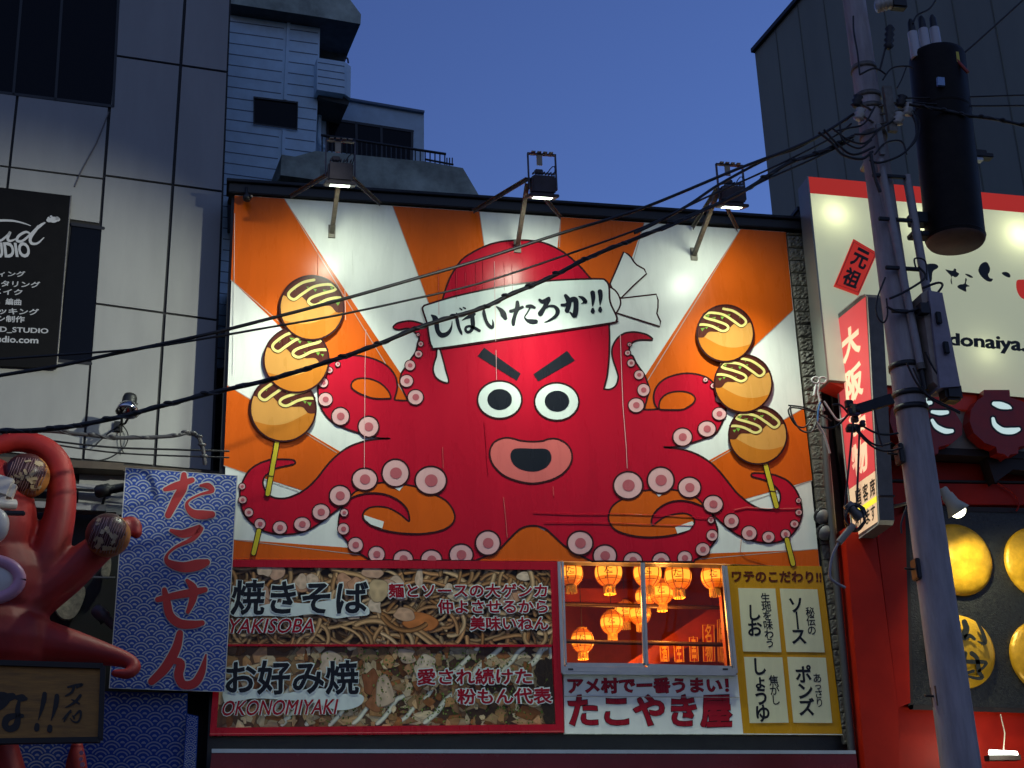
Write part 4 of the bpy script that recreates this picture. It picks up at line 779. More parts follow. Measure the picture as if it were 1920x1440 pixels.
b5((700, 468, 12), (745, 482, 26), (790, 470, 28), (820, 458, 20), (790, 500, 16), (720, 535, 10), (682, 570, 10), (690, 600, 22), (750, 618, 34), (810, 608, 36), (845, 598, 22))
b5((645, 750, 18), (720, 733, 24), (780, 722, 26), (838, 710, 18)); b5((672, 710, 16), (682, 760, 26), (695, 815, 28), (735, 848, 30), (790, 852, 26), (826, 846, 18)); b5((765, 672, 12), (790, 705, 28), (788, 750, 24), (768, 800, 14))
b5((735, 888, 22), (720, 950, 30), (675, 1030, 32), (620, 1085, 24)); b5((650, 1045, 8), (700, 1005, 16), (738, 1010, 28), (730, 1060, 30), (750, 1098, 28), (795, 1092, 28), (825, 1045, 24), (842, 975, 5))
m.build('lettering', bn)
lw = empty('lower_wave_cloth', LB.at(200, 1440, .55), 'blue wave patterned cloth hanging below the tall banner behind the wooden board', 'banner')
QL = [(-160, 1288), (352, 1300), (343, 1560), (-180, 1548)]; m = MB(); m.prism(QL, B_BLUE, LB, .55, .53); waves(m, QL, 13, LB, .552); m.build('cloth', lw)
fold = empty('folded_wave_cloth', LB.at(355, 1440, .62), 'narrow folded end of wave cloth beside the black gap', 'banner')
QF = [(350, 1338), (372, 1343), (362, 1560), (336, 1556)]; m = MB(); m.prism(QF, B_BLUE, LB, .64, .60); waves(m, QF, 1, LB, .642); m.build('cloth', fold)
# ---------------------------------------------------------------- red octopus figure with dough balls
O_RED = mat('figure_red', (.34, .014, .010), .55, noise=.30, nscale=3.5, bump=.12, bscale=14); O_WHITE = mat('figure_white', (.70, .64, .56), .3); O_LILAC = mat('figure_lilac', (.62, .30, .40), .35, noise=.1)
of = empty('octopus_figure', at(0, 1300, -1.15), 'large red moulded octopus figure curling its arms round chocolate dough balls', 'statue')
def W3(u, v, y): return Vector(at(u, v, y))
def limb(m, pts, y=-1.15):
    P = [W3(p[0], p[1], y+(p[3] if len(p) > 3 else 0)) for p in pts]; rr = [p[2]/F_PX*(q-CAM).dot(_f) for p, q in zip(pts, P)]
    d = cr([tuple(p)+(r,) for p, r in zip(P, rr)], 6); m.tube([x[:3] for x in d], [x[3] for x in d], O_RED, 14)
    m.ball(P[0], rr[0], O_RED, 14); m.ball(P[-1], rr[-1], O_RED, 14)
m = MB()
m.ball(W3(-35, 990, -1.15), .62, O_RED, 24, (.9, .8, 1.25)); m.ball(W3(-45, 1105, -1.1), .75, O_RED, 24, (1, .8, .9)); m.ball(W3(-60, 1205, -1.1), .8, O_RED, 20, (1.1, .8, .7))
limb(m, [(40, 1120, 50), (82, 1060, 40), (108, 985, 31), (116, 920, 27), (108, 868, 24), (78, 838, 22), (35, 828, 20), (-15, 838, 17)])
limb(m, [(20, 1150, 55), (70, 1115, 46), (125, 1078, 38), (165, 1045, 32), (205, 1012, 26, -.02), (238, 985, 17, .12), (252, 985, 14, .1), (256, 1000, 11, .06)])
limb(m, [(-20, 1205, 52), (60, 1205, 48), (125, 1213, 36), (185, 1224, 24), (235, 1237, 16), (252, 1250, 13, -.06), (240, 1263, 11, -.12), (215, 1262, 8, -.12)])
limb(m, [(40, 1120, 60), (0, 1180, 70)])
limb(m, [(-60, 1300, 60), (-10, 1400, 42, .35), (10, 1480, 46, .35)])
src = m.build('octopus_body', of)
rmod = src.modifiers.new('remesh', 'REMESH'); rmod.mode = 'VOXEL'; rmod.voxel_size = .022; sm_ = src.modifiers.new('smooth', 'SMOOTH'); sm_.iterations = 7; sm_.factor = .6
def apply_mods(o, mt):
    me = bpy.data.meshes.new_from_object(o.evaluated_get(bpy.context.evaluated_depsgraph_get())); o.modifiers.clear(); old = o.data; o.data = me; bpy.data.meshes.remove(old)
    if not me.materials: me.materials.append(mt)
    me.polygons.foreach_set('use_smooth', [True]*len(me.polygons)); me.polygons.foreach_set('material_index', [0]*len(me.polygons))
apply_mods(src, O_RED)
m = MB(); m.ball(W3(-14, 986, -1.78), .155, O_WHITE, 22, (1.05, .7, 1.25)); m.build('eye', of)
m = MB(); c = W3(-24, 1088, -1.80); m.tube([c+Vector((.31*math.cos(a), -.02, .20*math.sin(a))) for a in [2*math.pi*k/30 for k in range(31)]], .062, O_LILAC, 12, caps=False); m.ball(c, .27, O_WHITE, 20, (1, .25, .68)); m.build('mouth', of)
m = MB(); m.box(W3(20, 962, -1.74), (.14, .03, .022), M_BLACK, bev=.01); m.build('eyebrow', of)
m = MB(); m.tube([W3(-80, 950, -1.7), W3(-20, 944, -1.76), W3(28, 946, -1.6)], .055, O_WHITE, 10); m.box(W3(4, 916, -1.66), (.13, .10, .12), O_WHITE, rot=(Vector((.96, 0, -.28)), Vector((0, 1, 0)), Vector((.28, 0, .96))), bev=.05); m.build('headband', of)
m = MB()
for k in range(17):
    t = k/16; x = 10+108*t; y = 812+20*t+62*t**2.2+random.uniform(-2, 2); p = W3(x, y, -1.15+random.uniform(-.07, .05)); m.ball(p, random.uniform(.022, .034), O_RED, 8)
m.build('sucker_row', of)
lt = empty('octopus_arm_tip', W3(145, 1400, -.85), 'red octopus arm tip with pale suckers poking up under the wooden board', 'statue')
m = MB(); limb(m, [(142, 1480, 24), (143, 1430, 19), (144, 1402, 12)], -.9); m.build('arm', lt)
m = MB()
for x, y, r in ((153, 1412, 3.4), (152, 1424, 3.2), (155, 1434, 4), (154, 1446, 3.6)): p = W3(x, y, -1.04); m.tube([p, p+Vector((.0, -.03, 0))], r*.006, O_LILAC, 10)
m.build('sucker', lt)
K_DOUGH = mat('dough', (.42, .16, .035), .5, noise=.35, nscale=8); K_CHOC = mat('chocolate', (.075, .022, .018), .35, noise=.5, nscale=7); K_DRIZ = mat('drizzle', (.30, .17, .17), .4); K_FLAKE = mat('bonito_flake', (.46, .34, .20), .6, noise=.2)
def dough(u, v, r, y, lab):
    c = W3(u, v, y); rw = r/F_PX*(c-CAM).dot(_f); t = empty('dough_ball', c, lab, 'dough ball', 'dough balls held by the octopus figure')
    m = MB(); m.ball(c, rw, K_DOUGH, 28); m.build('ball', t)
    fw = (CAM-c).normalized(); rt = Vector((0, 0, 1)).cross(fw).normalized(); upv = fw.cross(rt); S_ = lambda a, b, k=1.0: c+(rt*a+upv*b+fw*math.sqrt(max(.0, 1-a*a-b*b)))*rw*k
    ax = (fw*.75+upv*.45-rt*.35).normalized(); m = MB(); n = 36; a1 = ax.orthogonal().normalized(); b1_ = ax.cross(a1); vs = [c+ax*rw*1.03]; rings = 9
    for i in range(1, rings+1):
        for k in range(n):
            th = (i/rings)*(1.28+.07*math.sin(k*1.7)+.05*math.sin(k*.9+1)); ph = 2*math.pi*k/n; kk = 1.025 if i < rings else .99
            vs.append(c+(ax*math.cos(th)+(a1*math.cos(ph)+b1_*math.sin(ph))*math.sin(th))*rw*kk)
    fs = [[0, 1+k, 1+(k+1) % n] for k in range(n)]+[[1+(i-1)*n+k, 1+i*n+k, 1+i*n+(k+1) % n, 1+(i-1)*n+(k+1) % n] for i in range(1, rings) for k in range(n)]
    m.add(vs, fs, K_CHOC, True); m.build('sauce', t)
    m = MB()
    for k in range(15):
        a = -.75+k*.105+random.uniform(-.03, .03); P = []
        for q in range(9):
            b = -.78+q*.195; aa = a+b*.28+random.uniform(-.02, .02)
            if aa*aa+b*b < .86: P.append(S_(aa, b, 1.035))
        if len(P) > 2: m.tube(P, rw*.016, K_DRIZ, 5)
    m.build('drizzle', t)
    m = MB()
    for k in range(22):
        a, b = random.uniform(-.7, .7), random.uniform(-.62, .75)
        if a*a+b*b > .62: continue
        p = S_(a, b, 1.05); nn = (p-c).normalized(); e = nn.orthogonal().normalized(); f_ = nn.cross(e); th = random.uniform(0, 3.1); s1, s2 = random.uniform(.05, .11)*rw, random.uniform(.06, .14)*rw
        e, f_ = e*math.cos(th)+f_*math.sin(th), f_*math.cos(th)-e*math.sin(th); m.box(p, (s1, s2, rw*.012), K_FLAKE, rot=((e+nn*random.uniform(-.3, .3)).normalized(), f_, nn))
    m.build('flake', t)
dough(50, 893, 42, -1.32, 'chocolate glazed dough ball cradled in the raised arm above the figure eye')
dough(203, 1004, 41, -1.42, 'chocolate glazed dough ball held out in front of the blue wave banner')
# wooden board with brush lettering
P_WB = Plane((0, -1.75, 0), R(3)); WB = mat('board_wood', (.36, .17, .03), .6, noise=.4, nscale=3, stretch=(1.2, 1.2, 9), bump=.15, bscale=12); WBF = mat('board_frame', (.016, .013, .010), .6, noise=.3)
wb = empty('wooden_board', P_WB.at(90, 1390), 'dark framed wooden board with black brush lettering under the octopus figure', 'signboard')
QW = [(-190, 1236), (193, 1248), (188, 1386), (-195, 1392)]; m = MB(); m.prism(QW, WB, P_WB, 0, -.06); m.build('board', wb)
m = MB()
for a, b_ in ((QW[0], QW[1]), (QW[1], QW[2]), (QW[3], QW[2]), (QW[0], QW[3])):
    d = ((b_[0]-a[0]), (b_[1]-a[1])); l = math.hypot(*d); nx_, ny_ = -d[1]/l*5, d[0]/l*5; m.prism([(a[0]+nx_, a[1]+ny_), (b_[0]+nx_, b_[1]+ny_), (b_[0]-nx_, b_[1]-ny_), (a[0]-nx_, a[1]-ny_)], WBF, P_WB, .04, -.065)
m.build('frame', wb)
m = MB(); bz[0] = 0
def b6(*pts): bz[0] += 1; m.ribbon(cr(C(0, 1220, 6.545, pts), 5), 1, WBF, P_WB, .004+.0004*bz[0])
b6((-60, 620, 60), (40, 590, 110), (150, 560, 90)); b6((-10, 520, 40), (60, 570, 120), (40, 640, 110), (-80, 740, 80)); b6((210, 575, 60), (270, 580, 95), (315, 590, 50)); b6((235, 620, 40), (215, 720, 60), (220, 830, 70), (190, 930, 90), (110, 960, 80), (60, 910, 80), (90, 830, 90), (180, 800, 70), (270, 800, 50))
b6((548, 530, 55), (535, 620, 62), (505, 740, 40), (470, 850, 8)); b6((455, 915, 60), (450, 960, 66)); b6((698, 555, 55), (690, 640, 62), (660, 760, 40), (625, 862, 8)); b6((612, 935, 60), (608, 975, 66))
b6((835, 448, 26), (920, 425, 30), (1010, 415, 34), (940, 450, 24)); b6((905, 450, 34), (880, 510, 30), (805, 555, 18)); b6((985, 550, 38), (930, 620, 36), (850, 675, 26), (800, 698, 8)); b6((880, 600, 14), (930, 625, 26), (970, 650, 24))
b6((865, 735, 24), (820, 800, 30), (785, 870, 14)); b6((770, 840, 14), (840, 765, 24), (870, 755, 20)); b6((915, 800, 18), (980, 740, 34), (990, 800, 26), (960, 870, 24), (900, 870, 18), (860, 830, 10)); b6((895, 800, 20), (910, 830, 24))
m.build('lettering', wb)
# dark shop front behind the figure: rails, spots and two pale speckled discs
df = empty('dark_shop_front', LB.at(120, 1200), 'dark shop front with rails and pale speckled discs behind the octopus figure', 'shop front')
m = MB(); BR_ = mat('brown_beam', (.07, .05, .035), .7, noise=.4)
m.prism([(-150, 848), (232, 868), (231, 881), (-150, 862)], BR_, LB, .25, .0); m.prism([(225, 872), (425, 884), (424, 893), (224, 882)], BR_, LB, .2, .0); m.build('beam', df)
m = MB(); GR_ = mat('grey_rail', (.22, .22, .23), .5, .3, noise=.3)
m.prism([(30, 900), (222, 912), (221, 920), (30, 908)], GR_, LB, .22, .1); m.build('rail', df); m = MB(); m.prism([(40, 938), (200, 946), (199, 958), (40, 950)], GR_, LB, .3, .1); m.build('rail', df); m = MB(); m.prism([(165, 1080), (216, 1081), (216, 1084), (165, 1083)], GR_, LB, .32, .28); m.build('rail', df)
for q in ([(110, 1010), (125, 1000), (134, 1010), (131, 1030), (118, 1042), (104, 1044)], [(100, 1130), (118, 1110), (150, 1098), (160, 1105), (155, 1130), (138, 1158), (115, 1158)], [(195, 1052), (208, 1046), (205, 1080), (190, 1078)]):
    m = MB(); m.prism(cr(q, 3, True), mat('speckled_disc', (.30, .27, .20), .7, noise=.5, nscale=25), LB, .12, .03); m.build('speckled_disc', df)
for u, v, lab in ((192, 930, 'black spotlight leaning on the grey rail left of the banner top'), (190, 1152, 'grey headed black spotlight beside the banner below the rail')):
    t = empty('shop_spotlight', LB.at(u, v, .4), lab, 'spotlight', 'spotlights on the dark shop front'); a, b_ = LB.at(u-9, v-8, .45), LB.at(u+18, v+16, .5) if v > 1000 else LB.at(u+26, v-14, .5); d = (b_-a).normalized()
    m = MB(); m.lathe(a, [(.05, -.03), (.075, 0), (.075, .13), (.05, .15), (.05, .30)], M_HOUS if v > 1000 else M_BLACK, d, 16); m.build('body', t); m = MB(); m.tube([a+d*.1, LB.at(u, v+16, .1)], .018, M_BLACK, 6); m.build('bracket', t)
# ---------------------------------------------------------------- red restaurant on the right
SH = Plane((0, -.15, 0)); RS_RED = mat('restaurant_red', (.46, .016, .004), .45, spec=.2, noise=.22, nscale=1.6, bump=.05, bscale=4); RS_DARK = mat('restaurant_dark', (.02, .012, .010), .6, noise=.4); SLATE = mat('slate_panel', (.025, .027, .022), .30, noise=.6, nscale=30, bump=.55, bscale=55)
rs = empty('red_restaurant', (9.4, 1, 0), 'red painted restaurant front with a black slate panel on the right', 'building')
m = MB(); boxw(m, 7.74, 12.2, .10, 6, 0, 11.15, RS_DARK); m.build('wall', rs)
m = MB(); S7 = lambda p: C(1480, 900, 2.667, p); S8 = lambda p: C(1700, 700, 4.8, p)
m.prism([(1590, 846), (2140, 862), (2160, 1600), (1632, 1600), (1600, 1010)], RS_RED, SH, -.10, -.3); m.prism([(1640, 905), (2140, 911), (2140, 948), (1640, 944)], RS_RED, SH, .0, -.12); m.build('facade', rs)
m = MB(); m.prism([(1584, 990), (1640, 985), (1684, 1328), (1690, 1600), (1636, 1600)], RS_RED, SH, .12, -.2); m.prism([(1642, 985), (1697, 960), (1707, 1318), (1684, 1327)], RS_RED, SH, .03, -.2); m.build('pillar', rs)
m = MB(); m.prism([(1640, 898), (2140, 905), (2140, 909), (1640, 902)], RS_DARK, SH, .01, -.1); m.build('groove', rs)
sp2 = MB(); sp2.prism([(1699, 952), (2160, 962), (2170, 1340), (1708, 1326)], SLATE, SH, -.03, -.2); sp2.build('slate_panel', rs)
m = MB()
for a, b_ in (((1699, 952), (2160, 962)), ((1708, 1326), (2170, 1340)), ((1699, 952), (1708, 1326))): m.ribbon([a, b_], 9, RS_DARK, SH, -.02)
m.build('panel_frame', rs)
m = MB(); m.prism([(1848, 852), (2100, 862), (2100, 900), (1900, 880), (1866, 905)], RS_DARK, SH, .18, -.02); m.build('bracket', rs)
m = MB(); m.tube(cr([tuple(SH.at(x, y, .04)) for x, y in ((1870, 906), (1900, 925), (1910, 945), (1906, 958))], 4), .012, RS_RED, 5); m.build('cable', rs)
# lit sign box
LBX = mat('lightbox_face', (.75, .80, .62), .4); nt = LBX.node_tree; nt.nodes.clear()
_o = nt.nodes.new('ShaderNodeOutputMaterial'); _mx = nt.nodes.new('ShaderNodeMixShader'); _t = nt.nodes.new('ShaderNodeBsdfTranslucent'); _d = nt.nodes.new('ShaderNodeBsdfDiffuse'); _e = nt.nodes.new('ShaderNodeEmission'); _a = nt.nodes.new('ShaderNodeAddShader')
_t.inputs[0].default_value = (.85, .86, .66, 1); _d.inputs[0].default_value = (.62, .66, .52, 1); _e.inputs[0].default_value = (.86, .95, .72, 1); _e.inputs[1].default_value = .27/EXP; _mx.inputs[0].default_value = .5
nt.links.new(_d.outputs[0], _mx.inputs[1]); nt.links.new(_t.outputs[0], _mx.inputs[2]); nt.links.new(_mx.outputs[0], _a.inputs[0]); nt.links.new(_e.outputs[0], _a.inputs[1]); nt.links.new(_a.outputs[0], _o.inputs[0])
LRED = mat('lightbox_red', (.55, .02, .012), .4, emit=.36, ecol=(.85, .045, .02)); LINK = mat('lightbox_ink', (.02, .024, .018), .5); BOXG = mat('box_edge', (.25, .26, .24), .4, .3)
pf = SH.n*0
lbx = empty('lit_sign_box', SH.at(1700, 735), 'large backlit cream sign box with a red top stripe and black brush lettering', 'lit sign')
m = MB(); m.poly([(1517, 362), (2130, 418), (2140, 765), (1553, 712)], LBX, SH, .30); m.build('face', lbx)
m = MB(); m.poly([(1514.5, 331), (2125, 386), (2130, 418), (1517, 362)], LRED, SH, .302); m.build('stripe', lbx)
m = MB(); ed = [(1514.5, 331), (2125, 386), (2140, 765), (1553, 712)]; n = 4; A_ = [SH.at(*p, .30) for p in ed]; B_ = [a+Vector((0, .36, 0)) for a in A_]
m.add(A_+B_, [[i, (i+1) % 4, 4+(i+1) % 4, 4+i] for i in range(4)]+[[4, 5, 6, 7]], BOXG); m.ribbon([ed[0], ed[3]], 3, BOXG, SH, .306); m.build('case', lbx)
for u, v, e in ((1566, 400, 1.0), (1735, 420, 1.0), (1912, 440, 1.3), (2060, 450, 1.0), (1600, 640, .35), (1850, 660, .35)):
    l = bpy.data.lights.new('sign_box_bulb', 'POINT'); l.energy = 5.5*e/EXP; l.color = (.97, 1.0, .66); l.shadow_soft_size = .05; o = bpy.data.objects.new('sign_box_bulb', l); COL.objects.link(o); o.location = SH.at(u, v, .30)+Vector((0, .22, 0))
S6 = lambda p: C(1720, 460, 6, p); m = MB(); OB = .303
for q in ([(70, 222), (150, 205), (210, 212), (236, 236), (222, 262), (188, 280), (168, 315), (160, 400), (110, 425), (30, 330), (10, 250)], [(315, 272), (360, 280), (402, 285), (413, 262), (436, 268), (440, 297), (470, 318), (452, 348), (425, 360), (396, 345), (384, 365), (392, 430), (385, 437), (373, 400), (380, 350), (348, 312)], [(535, 322), (580, 326), (626, 356), (608, 366), (570, 350)],
          [(540, 370), (558, 385), (548, 432), (590, 460), (550, 470), (552, 515), (540, 521), (470, 487), (450, 462), (480, 440), (530, 430)], [(690, 262), (712, 215), (755, 188), (790, 197), (818, 255), (812, 300), (796, 330), (815, 368), (850, 378), (830, 408), (780, 400), (722, 352), (690, 300)], [(948, 312), (990, 298), (1030, 312), (1048, 345), (1032, 363), (985, 345)]): m.poly(cr(S6(q), 3, True), LINK, SH, OB)
m.text('donaiya.', S6([(358, 985), (1215, 1040), (1215, 1236), (358, 1160)]), LINK, SH, OB, bold=.035); m.build('lettering', lbx)
m = MB(); m.poly(cr(S6([(1112, 430), (1125, 392), (1170, 385), (1240, 392), (1310, 430), (1320, 520), (1270, 590), (1200, 605), (1150, 570), (1118, 500)]), 3, True), LRED, SH, OB); m.build('red_mark', lbx)
lb2 = empty('origin_plaque', SH.at(1605, 500, .33), 'small tilted red plaque with two dark characters on the cream sign', 'plaque')
QP = [(1600.5, 448), (1645, 474), (1610, 553), (1564, 536)]; m = MB(); m.prism(QP, LRED, SH, .33, .305); m.ribbon([lerp(p, (1605, 503), .1) for p in QP], 1.2, LINK, SH, .332, closed=True); m.build('panel', lb2)
m = MB(); m.text('元', [quadpt(QP, .22, .1), quadpt(QP, .80, .1), quadpt(QP, .80, .46), quadpt(QP, .22, .46)], LINK, SH, .333, bold=.03); m.text('祖', [quadpt(QP, .2, .54), quadpt(QP, .8, .54), quadpt(QP, .8, .9), quadpt(QP, .2, .9)], LINK, SH, .333, bold=.03); m.build('lettering', lb2)
# bands below the box, lantern shaped boards
bd = empty('sign_band', SH.at(1800, 845, .1), 'red and cream band with a black lower edge running under the sign box', 'sign band')
m = MB(); m.prism([(1553, 716), (2140, 768), (2140, 800), (1640, 752)], mat('band_red', (.42, .02, .01), .4, noise=.15, emit=.05, ecol=(.8, .05, .02)), SH, .22, -.1); m.build('red_strip', bd)
m = MB(); m.prism([(1640, 762), (2140, 788), (2140, 862), (1650, 833)], mat('band_cream', (.42, .41, .32), .5, noise=.1), SH, .16, -.1); m.build('cream_strip', bd)
m = MB(); m.prism([(1640, 833), (2140, 857), (2140, 870), (1640, 846)], RS_DARK, SH, .2, -.1); m.build('black_strip', bd)
LM = mat('lantern_board', (.42, .018, .012), .35, noise=.2); LW = mat('lantern_board_letter', (.6, .7, .68), .4, emit=.62, ecol=(.72, .95, .90))
def lboard(cx, strokes, lab, hide=False):
    t = empty('lantern_board', SH.at(cx, 850, .3), lab, 'sign', 'lantern shaped boards'); L = [(cx-70, 790), (cx-67, 768), (cx-55, 750), (cx-44, 743), (cx-43, 731), (cx+5, 731), (cx+6, 745), (cx+28, 752), (cx+50, 768), (cx+66, 795), (cx+66, 815), (cx+46, 832), (cx+22, 838), (cx+21, 850), (cx+6, 852), (cx+2, 857), (cx-4, 852), (cx-18, 849), (cx-20, 838), (cx-42, 830), (cx-62, 812)]
    m = MB(); m.prism(L, LM, SH, .42, .23); m.build('board', t); m = MB()
    for s_ in strokes: h = [(x, y, w+7) for x, y, w in s_]; m.ribbon(cr(h, 5), 1, LINK, SH, .422); m.ribbon(cr(s_, 5), 1, LW, SH, .425)
    m.build('lettering', t)
lboard(1888, [[(1864, 757, 8), (1876, 760, 13), (1890, 763, 9), (1895, 765, 4)], [(1862, 785, 6), (1866, 797, 9), (1880, 807, 11), (1898, 808, 12), (1910, 805, 7)]], 'dark red lantern shaped board with the pale curved letter nearest the right edge')
lboard(1738, [[(1715, 760, 8), (1730, 757, 9), (1745, 755, 7)], [(1735, 748, 7), (1728, 775, 8), (1715, 800, 6)], [(1748, 772, 6), (1762, 774, 9), (1776, 773, 7)], [(1748, 788, 6), (1756, 800, 9), (1772, 808, 10), (1785, 808, 7)]], 'dark red lantern shaped board partly hidden behind the utility pole')
# gold discs
GOLD = mat('hammered_gold', (.72, .40, .02), .38, .25, noise=.35, nscale=5, bump=.9, bscale=7); GOLDS = mat('smooth_gold', (.74, .42, .025), .3, .25, noise=.25, nscale=3, bump=.15, bscale=5)
for cx, cy, mt, lab, tx in ((1795, 1050, GOLD, 'hammered gold disc on slate, right of the pole and upper', None), (1800, 1222, GOLDS, 'smooth gold disc with black letters, lower and crossed by the pole', 1), (1946, 1056, GOLD, 'hammered gold disc cut by the right edge of the photo, upper row', None), (1956, 1232, GOLD, 'hammered gold disc cut by the right edge of the photo, lower row', None)):
    c = SH.at(cx, cy, -.02); rw = 69/F_PX*(c-CAM).dot(_f); t = empty('gold_disc', c, lab, 'disc', 'gold discs on the slate panel')
    m = MB(); pr = [(rw*math.sin(a), .02+.11*math.cos(a)) for a in [math.pi/2*k/8 for k in range(9)]]; pr[0] = (1e-5, .13); m.lathe(c, pr+[(rw*1.0, .0)], mt, (0, -1, 0), 44); m.build('disc', t)
    if tx:
        m = MB(); Z = .155
        for pts in ([(1808, 1166, 10), (1812, 1180, 12), (1806, 1196, 12), (1818, 1192, 8), (1827, 1198, 6)], [(1783, 1166, 9), (1790, 1190, 12), (1796, 1200, 10)], [(1832, 1165, 5), (1842, 1185, 7), (1847, 1206, 8), (1834, 1203, 3)], [(1800, 1240, 6), (1824, 1241, 8), (1848, 1242, 7), (1845, 1250, 5), (1836, 1258, 6)], [(1822, 1225, 9), (1832, 1235, 8), (1836, 1260, 8), (1842, 1270, 7), (1832, 1272, 6), (1815, 1268, 5)], [(1810, 1225, 8), (1806, 1250, 7), (1808, 1262, 6), (1825, 1258, 6)]): m.ribbon(cr(pts, 4), 1, LINK, SH, Z-.02)
        m.build('lettering', t)
# gooseneck lamp and tube lamp
gl = empty('gooseneck_lamp', SH.at(1790, 940, .6), 'cream cone lamp glowing on an arm beside the utility pole', 'lamp'); CRM = mat('lamp_cream', (.55, .53, .40), .35)
a, b_ = SH.at(1768, 918, .62), SH.at(1798, 960, .62); d = (b_-a).normalized(); m = MB(); ln = (b_-a).length
m.lathe(a, [(.045, -.02), (.06, .0), (.06, .07), (.075, .085), (.085, .2), (.15, ln), (.143, ln), (.08, .2)], CRM, d, 24); m.build('shade', gl)
m = MB(); m.ball(a+d*(ln-.03), .10, mat('lamp_bulb', (.9, .9, .7), .3, emit=9, ecol=(1, .98, .66)), 16); m.build('bulb', gl)
m = MB(); m.tube(cr([tuple(a), tuple(SH.at(1740, 930, .5)), tuple(SH.at(1706, 942, .3)), tuple(SH.at(1676, 950, 0))], 5), .022, CRM, 8); m.build('arm', gl)
l = bpy.data.lights.new('gooseneck_light', 'SPOT'); l.energy = 480/EXP; l.color = (1, .93, .66); l.spot_size = R(150); l.spot_blend = 1; l.shadow_soft_size = .07; o = bpy.data.objects.new('gooseneck_light', l); COL.objects.link(o); o.location = b_+d*.05; o.rotation_euler = d.to_track_quat('-Z', 'Y').to_euler()
tl = empty('tube_lamp', SH.at(1882, 1412, .5), 'short white tube lamp shining up at the gold discs', 'lamp')
a, b_ = SH.at(1856, 1411, .5), SH.at(1906, 1414, .5); m = MB(); m.tube([a, b_], .035, mat('tube_white', (.9, .95, .9), .3, emit=9, ecol=(.92, 1, .92)), 10); m.build('tube', tl); m = MB(); m.box((a+b_)/2+Vector((0, .03, -.05)), (.2, .06, .03), RS_DARK); m.tube([SH.at(1876, 1340, .1), SH.at(1884, 1375, .3), (a+b_)/2], .008, CRM, 5); m.build('fitting', tl)
l = bpy.data.lights.new('tube_light', 'POINT'); l.energy = 16/EXP; l.color = (1, .93, .7); l.shadow_soft_size = .12; o = bpy.data.objects.new('tube_light', l); COL.objects.link(o); o.location = (a+b_)/2+Vector((0, -.3, .14))
# ---------------------------------------------------------------- projecting sign
xs = SH.at(1560, 600, .1); PJ = Plane(xs, -math.pi/2); PJR = mat('projecting_red', (.5, .03, .03), .35, emit=.55, ecol=(.80, .09, .10)); PJW = mat('projecting_letter', (.8, .6, .4), .4, emit=.75, ecol=(1.0, .50, .33)); PJC = mat('projecting_cream', (.8, .6, .4), .4, emit=.50, ecol=(1, .62, .36)); PJY = mat('projecting_yellow', (.8, .7, .05), .4, emit=.75, ecol=(1, .85, .05)); PJE = mat('projecting_case', (.17, .175, .17), .38, .45, noise=.25, nscale=8)
pj = empty('projecting_sign', PJ.at(1620, 990), 'tall red lit sign projecting from the restaurant with pale letters and a cream foot', 'lit sign')
FQ = [(1558, 606), (1562, 596), (1612, 555), (1621, 552), (1626, 557), (1648, 975), (1645, 984), (1608, 1011), (1601, 1011), (1598, 1004)]
m = MB(); m.prism(FQ, PJE, PJ, 0, -.20); m.ribbon(FQ, 2.0, mat('projecting_rim', (.5, .5, .46), .4), PJ, .004, closed=True); m.build('case', pj)
q = [(1560, 607), (1623, 556), (1646, 978), (1601, 1008)]; sq = lambda t: [lerp(q[0], q[3], t), lerp(q[1], q[2], t)]
m = MB(); r0, r1 = sq(.0), sq(.775); m.poly([r0[0], r0[1], r1[1], r1[0]], PJR, PJ, .002); m.build('red_face', pj)
m = MB(); r2 = sq(1.0); m.poly([r1[0], r1[1], r2[1], r2[0]], PJC, PJ, .002); y0, y1 = sq(.885), sq(.912); m.poly([y0[0], y0[1], y1[1], y1[0]], PJY, PJ, .0035); m.build('cream_foot', pj)
def inq(s0, t0, s1, t1): return [quadpt(q, s0, t0), quadpt(q, s1, t0), quadpt(q, s1, t1), quadpt(q, s0, t1)]
m = MB()
for ch, t0, t1 in (('大', .08, .21), ('阪', .26, .40), ('名', .44, .56), ('物', .60, .74)): m.text(ch, inq(.22, t0, .74, t1), PJW, PJ, .004, bold=.04)
for i, ch in enumerate('階客席'): m.text(ch, inq(.22+.27*i, .80, .42+.27*i, .875), LINK, PJ, .005, bold=.02)
for i, ch in enumerate('あります'): m.text(ch, inq(.08+.22*i, .915, .25+.22*i, .98), LINK, PJ, .005, bold=.02)
m.build('lettering', pj)
E_ = Plane(PJ.at(1646, 800, 0), 0); m = MB()
for a, b_ in (((1630, 590), (1662, 592)), ((1650, 928), (1678, 928))): m.prism([a, b_, (b_[0], b_[1]+3), (a[0], a[1]+3)], RS_DARK, E_, .012, -.02)
m.build('case_seam', pj)
